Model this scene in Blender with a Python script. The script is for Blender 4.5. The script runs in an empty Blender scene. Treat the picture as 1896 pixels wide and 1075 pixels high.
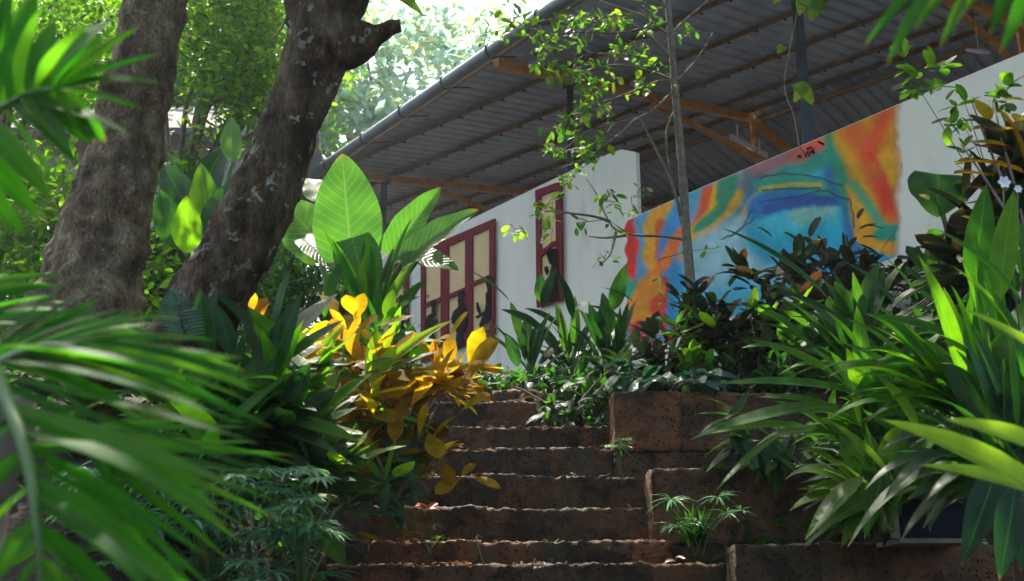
import bpy, bmesh, math, random
import numpy as np
from mathutils import Vector, Matrix, noise
sc = bpy.context.scene
COL = sc.collection
R = math.radians
# ------------------------------------------------------------------ camera
PITCH = 16.2
FPX = 2107.0                       # focal length in photo pixels (1896 wide)
cam_d = bpy.data.cameras.new('camera')
cam_d.sensor_width = 36.0
cam_d.lens = 36.0 * FPX / 1896.0
cam_d.clip_start = 0.05
cam_d.clip_end = 600
cam_d.dof.use_dof = True
cam_d.dof.focus_distance = 8.0
cam_d.dof.aperture_fstop = 3.8
cam = bpy.data.objects.new('camera', cam_d)
COL.objects.link(cam)
cam.location = (0, 0, 0)
cam.rotation_euler = (R(90 + PITCH), 0, 0)
sc.camera = cam
# ------------------------------------------------------------------ light
SUN_EL, SUN_AZ = 58.0, -24.0       # azimuth measured from +Y (ahead) towards +X
w = bpy.data.worlds.new('World')
sc.world = w
w.use_nodes = True
nt = w.node_tree
sky = nt.nodes.new('ShaderNodeTexSky')
sky.sky_type = 'NISHITA'
sky.sun_disc = False
sky.sun_elevation = R(SUN_EL)
sky.sun_rotation = R(SUN_AZ)
sky.air_density = 1.0
sky.dust_density = 4.0
nt.links.new(sky.outputs[0], nt.nodes['Background'].inputs[0])
nt.nodes['Background'].inputs[1].default_value = 0.15
sd = bpy.data.lights.new('sun', 'SUN')
sd.energy = 4.2
sd.angle = R(0.5)
sd.color = (1.0, 0.93, 0.80)
sun = bpy.data.objects.new('sun', sd)
COL.objects.link(sun)
_s = Vector((math.sin(R(SUN_AZ)) * math.cos(R(SUN_EL)), math.cos(R(SUN_AZ)) * math.cos(R(SUN_EL)), math.sin(R(SUN_EL))))
sun.rotation_euler = (-_s).to_track_quat('-Z', 'Y').to_euler()
sun.location = _s * 30
sc.view_settings.view_transform = 'Standard'
sc.view_settings.look = 'None'
sc.view_settings.gamma = 1
sc.view_settings.exposure = 1.6

# ------------------------------------------------------------------ helpers
CP, SP = math.cos(R(PITCH)), math.sin(R(PITCH))
def ray(px, py):
    u = (px - 948.0) / FPX; v = (537.5 - py) / FPX
    return Vector((u, CP - v * SP, SP + v * CP))
def P(px, py, Y):
    d = ray(px, py)
    return d * (Y / d.y)
def PX(n, Y):                       # n photo pixels at distance Y, in metres
    return n * Y / FPX
def proj(p):
    d = p.y * CP + p.z * SP
    return 948 + FPX * p.x / d, 537.5 - FPX * (-p.y * SP + p.z * CP) / d
class Plane:                        # plane through p with normal n (towards the viewer)
    def __init__(s, p, n):
        s.p = Vector(p); s.n = Vector(n).normalized()
    def at(s, px, py, off=0.0):
        d = ray(px, py); q = s.p + s.n * off
        return d * (q.dot(s.n) / d.dot(s.n))

class MB:
    def __init__(s):
        s.v = []; s.f = []; s.uv = []; s.r = []; s.m = []
    def face(s, idx, uv=None, r=0.5, m=0):
        s.f.append(tuple(idx)); s.uv.extend(uv if uv else [(0, 0)] * len(idx)); s.r.append(r); s.m.append(m)
    def add(s, p):
        s.v.append(tuple(p)); return len(s.v) - 1
    def build(s, name, mats, parent=None, loc=None, smooth=True):
        o3 = parent_loc(parent) if parent else (Vector(loc) if loc is not None else Vector((0, 0, 0)))
        me = bpy.data.meshes.new(name)
        V = np.array(s.v, dtype=np.float64) - np.array(o3)
        me.from_pydata(V.tolist(), [], s.f)
        if not isinstance(mats, (list, tuple)): mats = [mats]
        for m in mats: me.materials.append(m)
        ul = me.uv_layers.new(name='UVMap')
        ul.data.foreach_set('uv', np.array(s.uv, dtype=np.float32).ravel())
        a = me.attributes.new('rnd', 'FLOAT', 'FACE')
        a.data.foreach_set('value', np.array(s.r, dtype=np.float32))
        me.polygons.foreach_set('material_index', np.array(s.m, dtype=np.int32))
        me.polygons.foreach_set('use_smooth', np.array([smooth] * len(s.f)))
        me.update()
        o = bpy.data.objects.new(name, me)
        COL.objects.link(o)
        if parent: o.parent = parent
        else: o.location = o3
        return o
def parent_loc(p):
    v = Vector((0, 0, 0))
    while p is not None:
        v = v + p.location; p = p.parent
    return v
def tag(o, label=None, cat=None, group=None, kind=None):
    if label: o['label'] = label
    if cat: o['category'] = cat
    if group: o['group'] = group
    if kind: o['kind'] = kind
    return o
def thing(name, loc, label, cat, group=None):
    o = bpy.data.objects.new(name, None); COL.objects.link(o)
    o.empty_display_size = 0.1
    o.location = loc
    return tag(o, label, cat, group)

def bez(a, c, b, t):
    return a * ((1 - t) ** 2) + c * (2 * t * (1 - t)) + b * (t * t)
SHAPES = {
    'lance': lambda t: (math.sin(math.pi * min(1, t ** 0.75)) ** 0.85) if t < 1 else 0,
    'strap': lambda t: min(1, 0.35 + 2.2 * t) * (1 - t ** 3.2) ** 0.9 if t < 1 else 0,
    'oval': lambda t: math.sqrt(max(0, 1 - (2 * t - 1) ** 2)),
    'spoon': lambda t: (0.10 + 0.98 * math.sin(math.pi * min(1, max(0, (t - 0.12) / 0.88)) ** 1.35) ** 0.8) if 0.12 < t < 1 else (0.12 if t < 1 else 0),
    'heart': lambda t: (max(0, math.sin(math.pi * (0.16 + 0.84 * t) ** 0.80)) ** 0.72),
}
def leaf(mb, a, b, width, up=None, bend=0.12, fold=0.25, shape='lance', n=7, nc=1, r=None, wave=0.0, twist=0.0, m=0, ctl=None):
    """a leaf blade from a to b; nc columns per half; folded along the midrib"""
    a = Vector(a); b = Vector(b)
    L = (b - a).length
    if L < 1e-5: return
    d = (b - a) / L
    if up is None: up = Vector((random.uniform(-.5, .5), random.uniform(-.9, .1), 1))
    up = Vector(up)
    side = d.cross(up)
    if side.length < 1e-3: side = d.cross(Vector((0, 1, 0.1)))
    side.normalize()
    nn = side.cross(d).normalized()
    if nn.dot(up) < 0: nn = -nn
    c = ctl if ctl is not None else (a + b) * 0.5 + nn * (bend * L)
    if r is None: r = random.random()
    fn = SHAPES[shape]; ph = random.uniform(0, 6.28)
    rows = []
    for i in range(n + 1):
        t = i / n
        p = bez(a, c, b, t)
        tt = twist * t
        sv = side * math.cos(tt) + nn * math.sin(tt)
        nv = nn * math.cos(tt) - side * math.sin(tt)
        wd = width * 0.5 * fn(t)
        row = []
        for j in range(-nc, nc + 1):
            x = j / nc
            q = p + sv * (wd * x) + nv * (abs(x) * wd * fold)
            if wave: q = q + nv * (wave * width * math.sin(t * 17 + ph + (2.1 if x > 0 else 0)) * abs(x))
            row.append(mb.add(q))
        rows.append(row)
    for i in range(n):
        for j in range(2 * nc):
            u0 = j / (2 * nc); u1 = (j + 1) / (2 * nc); v0 = i / n; v1 = (i + 1) / n
            mb.face((rows[i][j], rows[i][j + 1], rows[i + 1][j + 1], rows[i + 1][j]),
                    [(u0, v0), (u1, v0), (u1, v1), (u0, v1)], r, m)
def tube(mb, pts, rad, seg=8, bump=0.0, bs=3.0, m=0, cap=True, r=0.5, sub=1):
    pts = [Vector(p) for p in pts]
    if not isinstance(rad, (list, tuple)): rad = [rad] * len(pts)
    if sub > 1:                                # Catmull-Rom refinement
        q = []; rr = []
        for i in range(len(pts) - 1):
            p0 = pts[max(0, i - 1)]; p1 = pts[i]; p2 = pts[i + 1]; p3 = pts[min(len(pts) - 1, i + 2)]
            for k in range(sub):
                t = k / sub
                q.append(0.5 * ((2 * p1) + (p2 - p0) * t + (2 * p0 - 5 * p1 + 4 * p2 - p3) * t * t + (3 * p1 - p0 - 3 * p2 + p3) * t ** 3))
                rr.append(rad[i] + (rad[i + 1] - rad[i]) * t)
        q.append(pts[-1]); rr.append(rad[-1]); pts = q; rad = rr
    prev = None; rings = []
    L = 0
    for i, p in enumerate(pts):
        t = (pts[min(i + 1, len(pts) - 1)] - pts[max(i - 1, 0)])
        if t.length < 1e-7: t = Vector((0, 0, 1))
        t.normalize()
        if prev is None:
            s = t.cross(Vector((0.3, 1, 0.2))).normalized()
        else:
            s = prev - t * prev.dot(t)
            s.normalize()
        prev = s; u = t.cross(s)
        ring = []
        for k in range(seg):
            an = 2 * math.pi * k / seg
            dv = s * math.cos(an) + u * math.sin(an)
            rd = rad[i]
            if bump:
                q = (p + dv * rd) * bs
                rd = rd * (1 + bump * noise.noise(q) + bump * 0.5 * noise.noise(q * 2.7))
            ring.append(mb.add(p + dv * rd))
        if i: L += (pts[i] - pts[i - 1]).length
        rings.append((ring, L))
    for i in range(len(rings) - 1):
        A, l0 = rings[i]; B, l1 = rings[i + 1]
        for k in range(seg):
            k2 = (k + 1) % seg
            mb.face((A[k], A[k2], B[k2], B[k]), [(k / seg, l0), ((k + 1) / seg, l0), ((k + 1) / seg, l1), (k / seg, l1)], r, m)
    if cap:
        mb.face(tuple(reversed(rings[0][0])), None, r, m); mb.face(tuple(rings[-1][0]), None, r, m)
def boxpts(mb, c8, m=0, r=0.5):
    """8 corners: bottom 4 ccw, top 4 ccw"""
    i = [mb.add(p) for p in c8]
    for f in ((0, 3, 2, 1), (4, 5, 6, 7), (0, 1, 5, 4), (1, 2, 6, 5), (2, 3, 7, 6), (3, 0, 4, 7)):
        mb.face([i[k] for k in f], [(0, 0), (1, 0), (1, 1), (0, 1)], r, m)
def box(mb, x0, x1, y0, y1, z0, z1, m=0):
    boxpts(mb, [(x0, y0, z0), (x1, y0, z0), (x1, y1, z0), (x0, y1, z0), (x0, y0, z1), (x1, y0, z1), (x1, y1, z1), (x0, y1, z1)], m)
def beam(mb, a, b, wd, ht, up=(0, 0, 1), m=0):
    a = Vector(a); b = Vector(b); d = (b - a).normalized()
    s = d.cross(Vector(up)).normalized(); u = s.cross(d)
    s = s * wd / 2; u = u * ht / 2
    boxpts(mb, [a - s - u, a + s - u, b + s - u, b - s - u, a - s + u, a + s + u, b + s + u, b - s + u], m)
def slab(mb, plane, pxs, o1, o2, m=0):
    """extrude a pixel outline lying on a plane between two offsets along its normal"""
    A = [mb.add(plane.at(x, y, o1)) for x, y in pxs]
    T = plane.n * (o2 - o1)
    B = [mb.add(Vector(mb.v[i]) + T) for i in A]
    mb.face(B, None, 0.5, m); mb.face(list(reversed(A)), None, 0.5, m)
    n = len(A)
    for k in range(n):
        k2 = (k + 1) % n
        mb.face((A[k], A[k2], B[k2], B[k]), None, 0.5, m)
def rough_block(mb, x0, x1, y0, y1, z0, z1, res=0.035, amp=0.012, rnd=0.02, r=0.5, seed=0.0):
    """weathered stone block, closed, rounded corners, noisy faces"""
    C = Vector(((x0 + x1) / 2, (y0 + y1) / 2, (z0 + z1) / 2)); H = Vector(((x1 - x0) / 2, (y1 - y0) / 2, (z1 - z0) / 2))
    N = [max(2, int(round(2 * h / res))) for h in H]
    cache = {}
    def vert(i, j, k):
        key = (i, j, k)
        if key in cache: return cache[key]
        p = Vector((-H.x + 2 * H.x * i / N[0], -H.y + 2 * H.y * j / N[1], -H.z + 2 * H.z * k / N[2]))
        q = Vector((max(-H.x + rnd, min(H.x - rnd, p.x)), max(-H.y + rnd, min(H.y - rnd, p.y)), max(-H.z + rnd, min(H.z - rnd, p.z))))
        d = p - q
        nrm = d.normalized() if d.length > 1e-6 else Vector((0, 0, 1))
        p2 = q + nrm * min(rnd, d.length) + C
        s = p2 + Vector((seed, seed * 1.7, seed * .3))
        p2 = p2 + nrm * (amp * (noise.noise(s * 7) * .45 + noise.noise(s * 24) * .75 + noise.noise(s * 60) * .6))
        cache[key] = mb.add(p2); return cache[key]
    def quad(a, b, c, d): mb.face((a, b, c, d), None, r)
    for i in range(N[0]):
        for j in range(N[1]):
            quad(vert(i, j, 0), vert(i, j + 1, 0), vert(i + 1, j + 1, 0), vert(i + 1, j, 0))
            quad(vert(i, j, N[2]), vert(i + 1, j, N[2]), vert(i + 1, j + 1, N[2]), vert(i, j + 1, N[2]))
        for k in range(N[2]):
            quad(vert(i, 0, k), vert(i + 1, 0, k), vert(i + 1, 0, k + 1), vert(i, 0, k + 1))
            quad(vert(i, N[1], k), vert(i, N[1], k + 1), vert(i + 1, N[1], k + 1), vert(i + 1, N[1], k))
    for j in range(N[1]):
        for k in range(N[2]):
            quad(vert(0, j, k), vert(0, j, k + 1), vert(0, j + 1, k + 1), vert(0, j + 1, k))
            quad(vert(N[0], j, k), vert(N[0], j + 1, k), vert(N[0], j + 1, k + 1), vert(N[0], j, k + 1))
def leafcloud(name, C, size, mat, parent=None, loc=None, aspect=0.45, droop=0.5, seed=1, jit=0.35, face=0.0):
    """many small folded leaves centred on the N x 3 array C, as one mesh"""
    rg = np.random.default_rng(seed)
    C = np.asarray(C, dtype=np.float64); N = len(C)
    D = rg.normal(size=(N, 3)); D[:, 2] = D[:, 2] * 0.5 - droop
    D /= np.linalg.norm(D, axis=1)[:, None]
    U = rg.normal(size=(N, 3)) * 0.55; U[:, 2] += 1.0; U[:, 1] -= face
    S = np.cross(D, U); S /= (np.linalg.norm(S, axis=1)[:, None] + 1e-9)
    NN = np.cross(S, D)
    L = size * rg.uniform(1 - jit, 1 + jit, size=(N, 1)); W = L * aspect * 0.5 * rg.uniform(.8, 1.2, size=(N, 1))
    F = W * rg.uniform(-0.1, 0.5, size=(N, 1)); B = L * rg.uniform(-.05, .12, size=(N, 1))
    p0 = C - D * L * .5; p5 = C + D * L * .5 - NN * B
    l1 = C - D * L * .18 + S * W + NN * F; l2 = C + D * L * .2 + S * W * .72 + NN * F * .7
    r1 = C - D * L * .18 - S * W + NN * F; r2 = C + D * L * .2 - S * W * .72 + NN * F * .7
    V = np.stack([p0, l1, l2, p5, r2, r1], axis=1).reshape(-1, 3)
    o3 = parent_loc(parent) if parent else (Vector(loc) if loc is not None else Vector((0, 0, 0)))
    V = V - np.array(o3)
    base = (np.arange(N) * 6)[:, None]
    Fq = np.concatenate([base + np.array([[0, 1, 2, 3]]), base + np.array([[0, 3, 4, 5]])], axis=1).reshape(-1)
    me = bpy.data.meshes.new(name)
    me.vertices.add(N * 6); me.vertices.foreach_set('co', V.astype(np.float32).ravel())
    me.loops.add(N * 8); me.loops.foreach_set('vertex_index', Fq.astype(np.int32))
    me.polygons.add(N * 2)
    me.polygons.foreach_set('loop_start', (np.arange(N * 2) * 4).astype(np.int32))
    me.materials.append(mat)
    a = me.attributes.new('rnd', 'FLOAT', 'FACE')
    a.data.foreach_set('value', np.repeat(rg.random(N), 2).astype(np.float32))
    uv = np.tile(np.array([.5, 0, 0, .3, .1, .7, .5, 1, .5, 0, .5, 1, .9, .7, 1, .3]), N)
    ul = me.uv_layers.new(name='UVMap'); ul.data.foreach_set('uv', uv.astype(np.float32))
    me.update(calc_edges=True); me.validate()
    o = bpy.data.objects.new(name, me); COL.objects.link(o)
    if parent: o.parent = parent
    else: o.location = o3
    return o
def blobs(centres, per, rad, seed=1, flat=0.75):
    """leaf positions scattered round clump centres"""
    rg = np.random.default_rng(seed)
    out = []
    for c in centres:
        n = int(per * rg.uniform(.5, 1.5)); q = rg.normal(size=(n, 3)) * rad * rg.uniform(.6, 1.3)
        q[:, 2] *= flat
        out.append(np.array(c) + q)
    return np.concatenate(out)

# ------------------------------------------------------------------ materials
def newmat(name):
    m = bpy.data.materials.new(name); m.use_nodes = True
    t = m.node_tree; t.nodes.clear()
    out = t.nodes.new('ShaderNodeOutputMaterial')
    return m, t, out
def N(t, kind, **kw):
    n = t.nodes.new(kind)
    for k, v in kw.items(): setattr(n, k, v)
    return n
def ramp(t, stops, interp='LINEAR'):
    n = t.nodes.new('ShaderNodeValToRGB'); n.color_ramp.interpolation = interp
    e = n.color_ramp.elements
    while len(e) < len(stops): e.new(0.5)
    for i, (p, c) in enumerate(stops):
        e[i].position = p; e[i].color = (c[0], c[1], c[2], 1)
    return n
def leafmat(name, cols, tcol, trans=0.4, rough=0.38, spec=0.5, veins=0.0, vscale=16, spots=0.25, midrib=None):
    m, t, out = newmat(name)
    at = N(t, 'ShaderNodeAttribute', attribute_name='rnd')
    stops = [(i / max(1, len(cols) - 1), c) for i, c in enumerate(cols)]
    rp = ramp(t, stops); t.links.new(at.outputs['Fac'], rp.inputs[0])
    stt = [(i / max(1, len(tcol) - 1), c) for i, c in enumerate(tcol)]
    rt = ramp(t, stt); t.links.new(at.outputs['Fac'], rt.inputs[0])
    tc = N(t, 'ShaderNodeTexCoord')
    nz = N(t, 'ShaderNodeTexNoise'); nz.inputs['Scale'].default_value = 14; nz.inputs['Detail'].default_value = 4
    t.links.new(tc.outputs['Object'], nz.inputs['Vector'])
    mr = N(t, 'ShaderNodeMapRange'); mr.inputs[1].default_value = .3; mr.inputs[2].default_value = .7
    mr.inputs[3].default_value = 1 - spots; mr.inputs[4].default_value = 1 + spots
    t.links.new(nz.outputs[0], mr.inputs[0])
    def mul(c, f):
        x = N(t, 'ShaderNodeVectorMath', operation='SCALE')
        t.links.new(c, x.inputs[0]); t.links.new(f, x.inputs['Scale']); return x.outputs[0]
    c1 = mul(rp.outputs[0], mr.outputs[0]); c2 = mul(rt.outputs[0], mr.outputs[0])
    # veins and midrib from the blade's own uv
    sp = N(t, 'ShaderNodeSeparateXYZ'); t.links.new(tc.outputs['UV'], sp.inputs[0])
    def mth(op, a, b=None, c=None):
        x = N(t, 'ShaderNodeMath', operation=op)
        for i, q in enumerate((a, b, c)):
            if q is None: continue
            if isinstance(q, (int, float)): x.inputs[i].default_value = q
            else: t.links.new(q, x.inputs[i])
        return x.outputs[0]
    au = mth('ABSOLUTE', mth('SUBTRACT', sp.outputs[0], 0.5))
    bump_h = None
    if veins:
        ph = mth('MULTIPLY', mth('SUBTRACT', sp.outputs[1], mth('MULTIPLY', au, 0.42)), vscale)
        s = mth('ABSOLUTE', mth('SUBTRACT', mth('FRACT', ph), 0.5))
        v = mth('SUBTRACT', 1.0, mth('MINIMUM', mth('MULTIPLY', s, 7.0), 1.0))
        mid = mth('SUBTRACT', 1.0, mth('MINIMUM', mth('MULTIPLY', au, 34.0), 1.0))
        vv = mth('MAXIMUM', mth('MULTIPLY', v, veins), mid)
    else:
        vv = mth('MULTIPLY', mth('SUBTRACT', 1.0, mth('MINIMUM', mth('MULTIPLY', au, 22.0), 1.0)), 0.6)
    mc = midrib or [min(1, x * 1.9 + .03) for x in tcol[len(tcol) // 2]]
    def mix(a, b, f):
        x = N(t, 'ShaderNodeMix', data_type='RGBA')
        t.links.new(f, x.inputs['Factor']); t.links.new(a, x.inputs['A'])
        x.inputs['B'].default_value = (*b, 1); return x.outputs['Result']
    vf = mth('MULTIPLY', vv, 0.55)
    c1 = mix(c1, mc, vf); c2 = mix(c2, [x * .8 for x in mc], vf)
    n3 = N(t, 'ShaderNodeTexNoise'); n3.inputs['Scale'].default_value = 5; n3.inputs['Detail'].default_value = 5; t.links.new(tc.outputs['Object'], n3.inputs['Vector'])
    age = mth('ADD', mth('MULTIPLY', n3.outputs[0], .9), mth('ADD', mth('POWER', sp.outputs[1], 5.0), mth('MULTIPLY', mth('POWER', mth('MULTIPLY', au, 2.0), 6.0), .22)))
    ra = ramp(t, [(0, (0, 0, 0)), (.86, (0, 0, 0)), (.97, (.45, .45, .45)), (1, (.9, .9, .9))]); t.links.new(mth('MULTIPLY', age, .72), ra.inputs[0])
    c1 = mix(c1, (.16, .10, .02), ra.outputs[0]); c2 = mix(c2, (.40, .26, .03), ra.outputs[0])
    pb = N(t, 'ShaderNodeBsdfPrincipled')
    t.links.new(c1, pb.inputs['Base Color']); pb.inputs['Roughness'].default_value = rough
    pb.inputs['Specular IOR Level'].default_value = spec
    tr = N(t, 'ShaderNodeBsdfTranslucent'); t.links.new(c2, tr.inputs[0])
    bp = N(t, 'ShaderNodeBump'); bp.inputs['Strength'].default_value = 0.35; bp.inputs['Distance'].default_value = 0.01
    w2 = N(t, 'ShaderNodeTexWave'); w2.bands_direction = 'X'; w2.inputs['Scale'].default_value = 5
    w2.inputs['Distortion'].default_value = 1.5
    t.links.new(tc.outputs['UV'], w2.inputs['Vector'])
    hs = mth('ADD', mth('MULTIPLY', w2.outputs['Fac'], .4), mth('ADD', nz.outputs[0], mth('MULTIPLY', vv, -1.0)))
    t.links.new(hs, bp.inputs['Height']); t.links.new(bp.outputs[0], pb.inputs['Normal'])
    ms = N(t, 'ShaderNodeMixShader'); ms.inputs[0].default_value = trans
    t.links.new(pb.outputs[0], ms.inputs[1]); t.links.new(tr.outputs[0], ms.inputs[2])
    t.links.new(ms.outputs[0], out.inputs[0])
    return m
def simplemat(name, stops, scale=8, detail=6, rough=0.7, bump=0.3, dist=0.01, metallic=0.0, spec=0.4, coord='Object', stretch=(1, 1, 1), rnd=0.0, stops2=None, scale2=40, f2=0.5, bscale=None):
    m, t, out = newmat(name)
    tc = N(t, 'ShaderNodeTexCoord')
    mp = N(t, 'ShaderNodeMapping'); mp.inputs['Scale'].default_value = stretch
    t.links.new(tc.outputs[coord], mp.inputs[0])
    nz = N(t, 'ShaderNodeTexNoise'); nz.inputs['Scale'].default_value = scale; nz.inputs['Detail'].default_value = detail
    nz.inputs['Roughness'].default_value = 0.62
    t.links.new(mp.outputs[0], nz.inputs['Vector'])
    rp = ramp(t, stops)
    t.links.new(nz.outputs[0], rp.inputs[0])
    c = rp.outputs[0]
    nz2 = N(t, 'ShaderNodeTexNoise'); nz2.inputs['Scale'].default_value = scale2; nz2.inputs['Detail'].default_value = 5
    t.links.new(mp.outputs[0], nz2.inputs['Vector'])
    if stops2:
        r2 = ramp(t, stops2); t.links.new(nz2.outputs[0], r2.inputs[0])
        x = N(t, 'ShaderNodeMix', data_type='RGBA', blend_type='MULTIPLY'); x.inputs['Factor'].default_value = f2
        t.links.new(c, x.inputs['A']); t.links.new(r2.outputs[0], x.inputs['B']); c = x.outputs['Result']
    if rnd:
        at = N(t, 'ShaderNodeAttribute', attribute_name='rnd')
        mr = N(t, 'ShaderNodeMapRange'); mr.inputs[3].default_value = 1 - rnd; mr.inputs[4].default_value = 1 + rnd
        t.links.new(at.outputs['Fac'], mr.inputs[0])
        x = N(t, 'ShaderNodeVectorMath', operation='SCALE'); t.links.new(c, x.inputs[0]); t.links.new(mr.outputs[0], x.inputs['Scale'])
        c = x.outputs[0]
    pb = N(t, 'ShaderNodeBsdfPrincipled'); t.links.new(c, pb.inputs['Base Color'])
    pb.inputs['Roughness'].default_value = rough; pb.inputs['Metallic'].default_value = metallic
    pb.inputs['Specular IOR Level'].default_value = spec
    if bump:
        bp = N(t, 'ShaderNodeBump'); bp.inputs['Strength'].default_value = bump; bp.inputs['Distance'].default_value = dist
        ad = N(t, 'ShaderNodeMath', operation='ADD'); t.links.new(nz.outputs[0], ad.inputs[0]); t.links.new(nz2.outputs[0], ad.inputs[1])
        t.links.new(ad.outputs[0], bp.inputs['Height']); t.links.new(bp.outputs[0], pb.inputs['Normal'])
    t.links.new(pb.outputs[0], out.inputs[0])
    return m
M = {}
M['soil'] = simplemat('soil', [(.3, (.010, .007, .005)), (.5, (.025, .017, .012)), (.7, (.05, .034, .024))], 6, rough=.95, bump=.8, dist=.03)
def laterite():
    m, t, out = newmat('laterite')
    tc = N(t, 'ShaderNodeTexCoord')
    def nz(s, d=6, r=.6):
        n = N(t, 'ShaderNodeTexNoise'); n.inputs['Scale'].default_value = s; n.inputs['Detail'].default_value = d; n.inputs['Roughness'].default_value = r
        t.links.new(tc.outputs['Object'], n.inputs['Vector']); return n
    a = nz(4.6); r1 = ramp(t, [(.3, (.025, .012, .006)), (.42, (.065, .034, .017)), (.5, (.165, .075, .032)), (.57, (.105, .062, .032)), (.7, (.08, .072, .04))])
    t.links.new(a.outputs[0], r1.inputs[0])
    at = N(t, 'ShaderNodeAttribute', attribute_name='rnd')
    r3 = ramp(t, [(0, (.5, .5, .45)), (.3, (.85, .85, .8)), (.55, (1.15, 1.0, .9)), (.8, (1.5, 1.15, .9)), (1, (.9, 1.0, .85))]); t.links.new(at.outputs['Fac'], r3.inputs[0])
    x0 = N(t, 'ShaderNodeMix', data_type='RGBA', blend_type='MULTIPLY'); x0.inputs['Factor'].default_value = 1
    t.links.new(r1.outputs[0], x0.inputs['A']); t.links.new(r3.outputs[0], x0.inputs['B'])
    # dark algae film and pale lichen
    b = nz(1.7, 8, .7); r2 = ramp(t, [(.46, (0, 0, 0)), (.62, (.9, .9, .9))]); t.links.new(b.outputs[0], r2.inputs[0])
    x1 = N(t, 'ShaderNodeMix', data_type='RGBA'); t.links.new(r2.outputs[0], x1.inputs['Factor'])
    t.links.new(x0.outputs['Result'], x1.inputs['A']); x1.inputs['B'].default_value = (.03, .028, .014, 1)
    c = nz(7, 8, .75); r4 = ramp(t, [(.62, (0, 0, 0)), (.70, (.7, .7, .7))]); t.links.new(c.outputs[0], r4.inputs[0])
    x2 = N(t, 'ShaderNodeMix', data_type='RGBA'); t.links.new(r4.outputs[0], x2.inputs['Factor'])
    t.links.new(x1.outputs['Result'], x2.inputs['A']); x2.inputs['B'].default_value = (.22, .2, .15, 1)
    vo = N(t, 'ShaderNodeTexVoronoi'); vo.inputs['Scale'].default_value = 34; t.links.new(tc.outputs['Object'], vo.inputs['Vector'])
    r5 = ramp(t, [(.12, (.25, .25, .25)), (.3, (1, 1, 1))]); t.links.new(vo.outputs['Distance'], r5.inputs[0])
    x3 = N(t, 'ShaderNodeMix', data_type='RGBA', blend_type='MULTIPLY'); x3.inputs['Factor'].default_value = .55
    t.links.new(x2.outputs['Result'], x3.inputs['A']); t.links.new(r5.outputs[0], x3.inputs['B'])
    pb = N(t, 'ShaderNodeBsdfPrincipled'); t.links.new(x3.outputs['Result'], pb.inputs['Base Color']); pb.inputs['Roughness'].default_value = .85
    bp = N(t, 'ShaderNodeBump'); bp.inputs['Strength'].default_value = 1; bp.inputs['Distance'].default_value = .022
    d = nz(38, 8, .7)
    ad = N(t, 'ShaderNodeMath', operation='ADD'); t.links.new(d.outputs[0], ad.inputs[0]); t.links.new(r5.outputs[0], ad.inputs[1])
    t.links.new(ad.outputs[0], bp.inputs['Height']); t.links.new(bp.outputs[0], pb.inputs['Normal'])
    t.links.new(pb.outputs[0], out.inputs[0]); return m
M['laterite'] = laterite()
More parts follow.
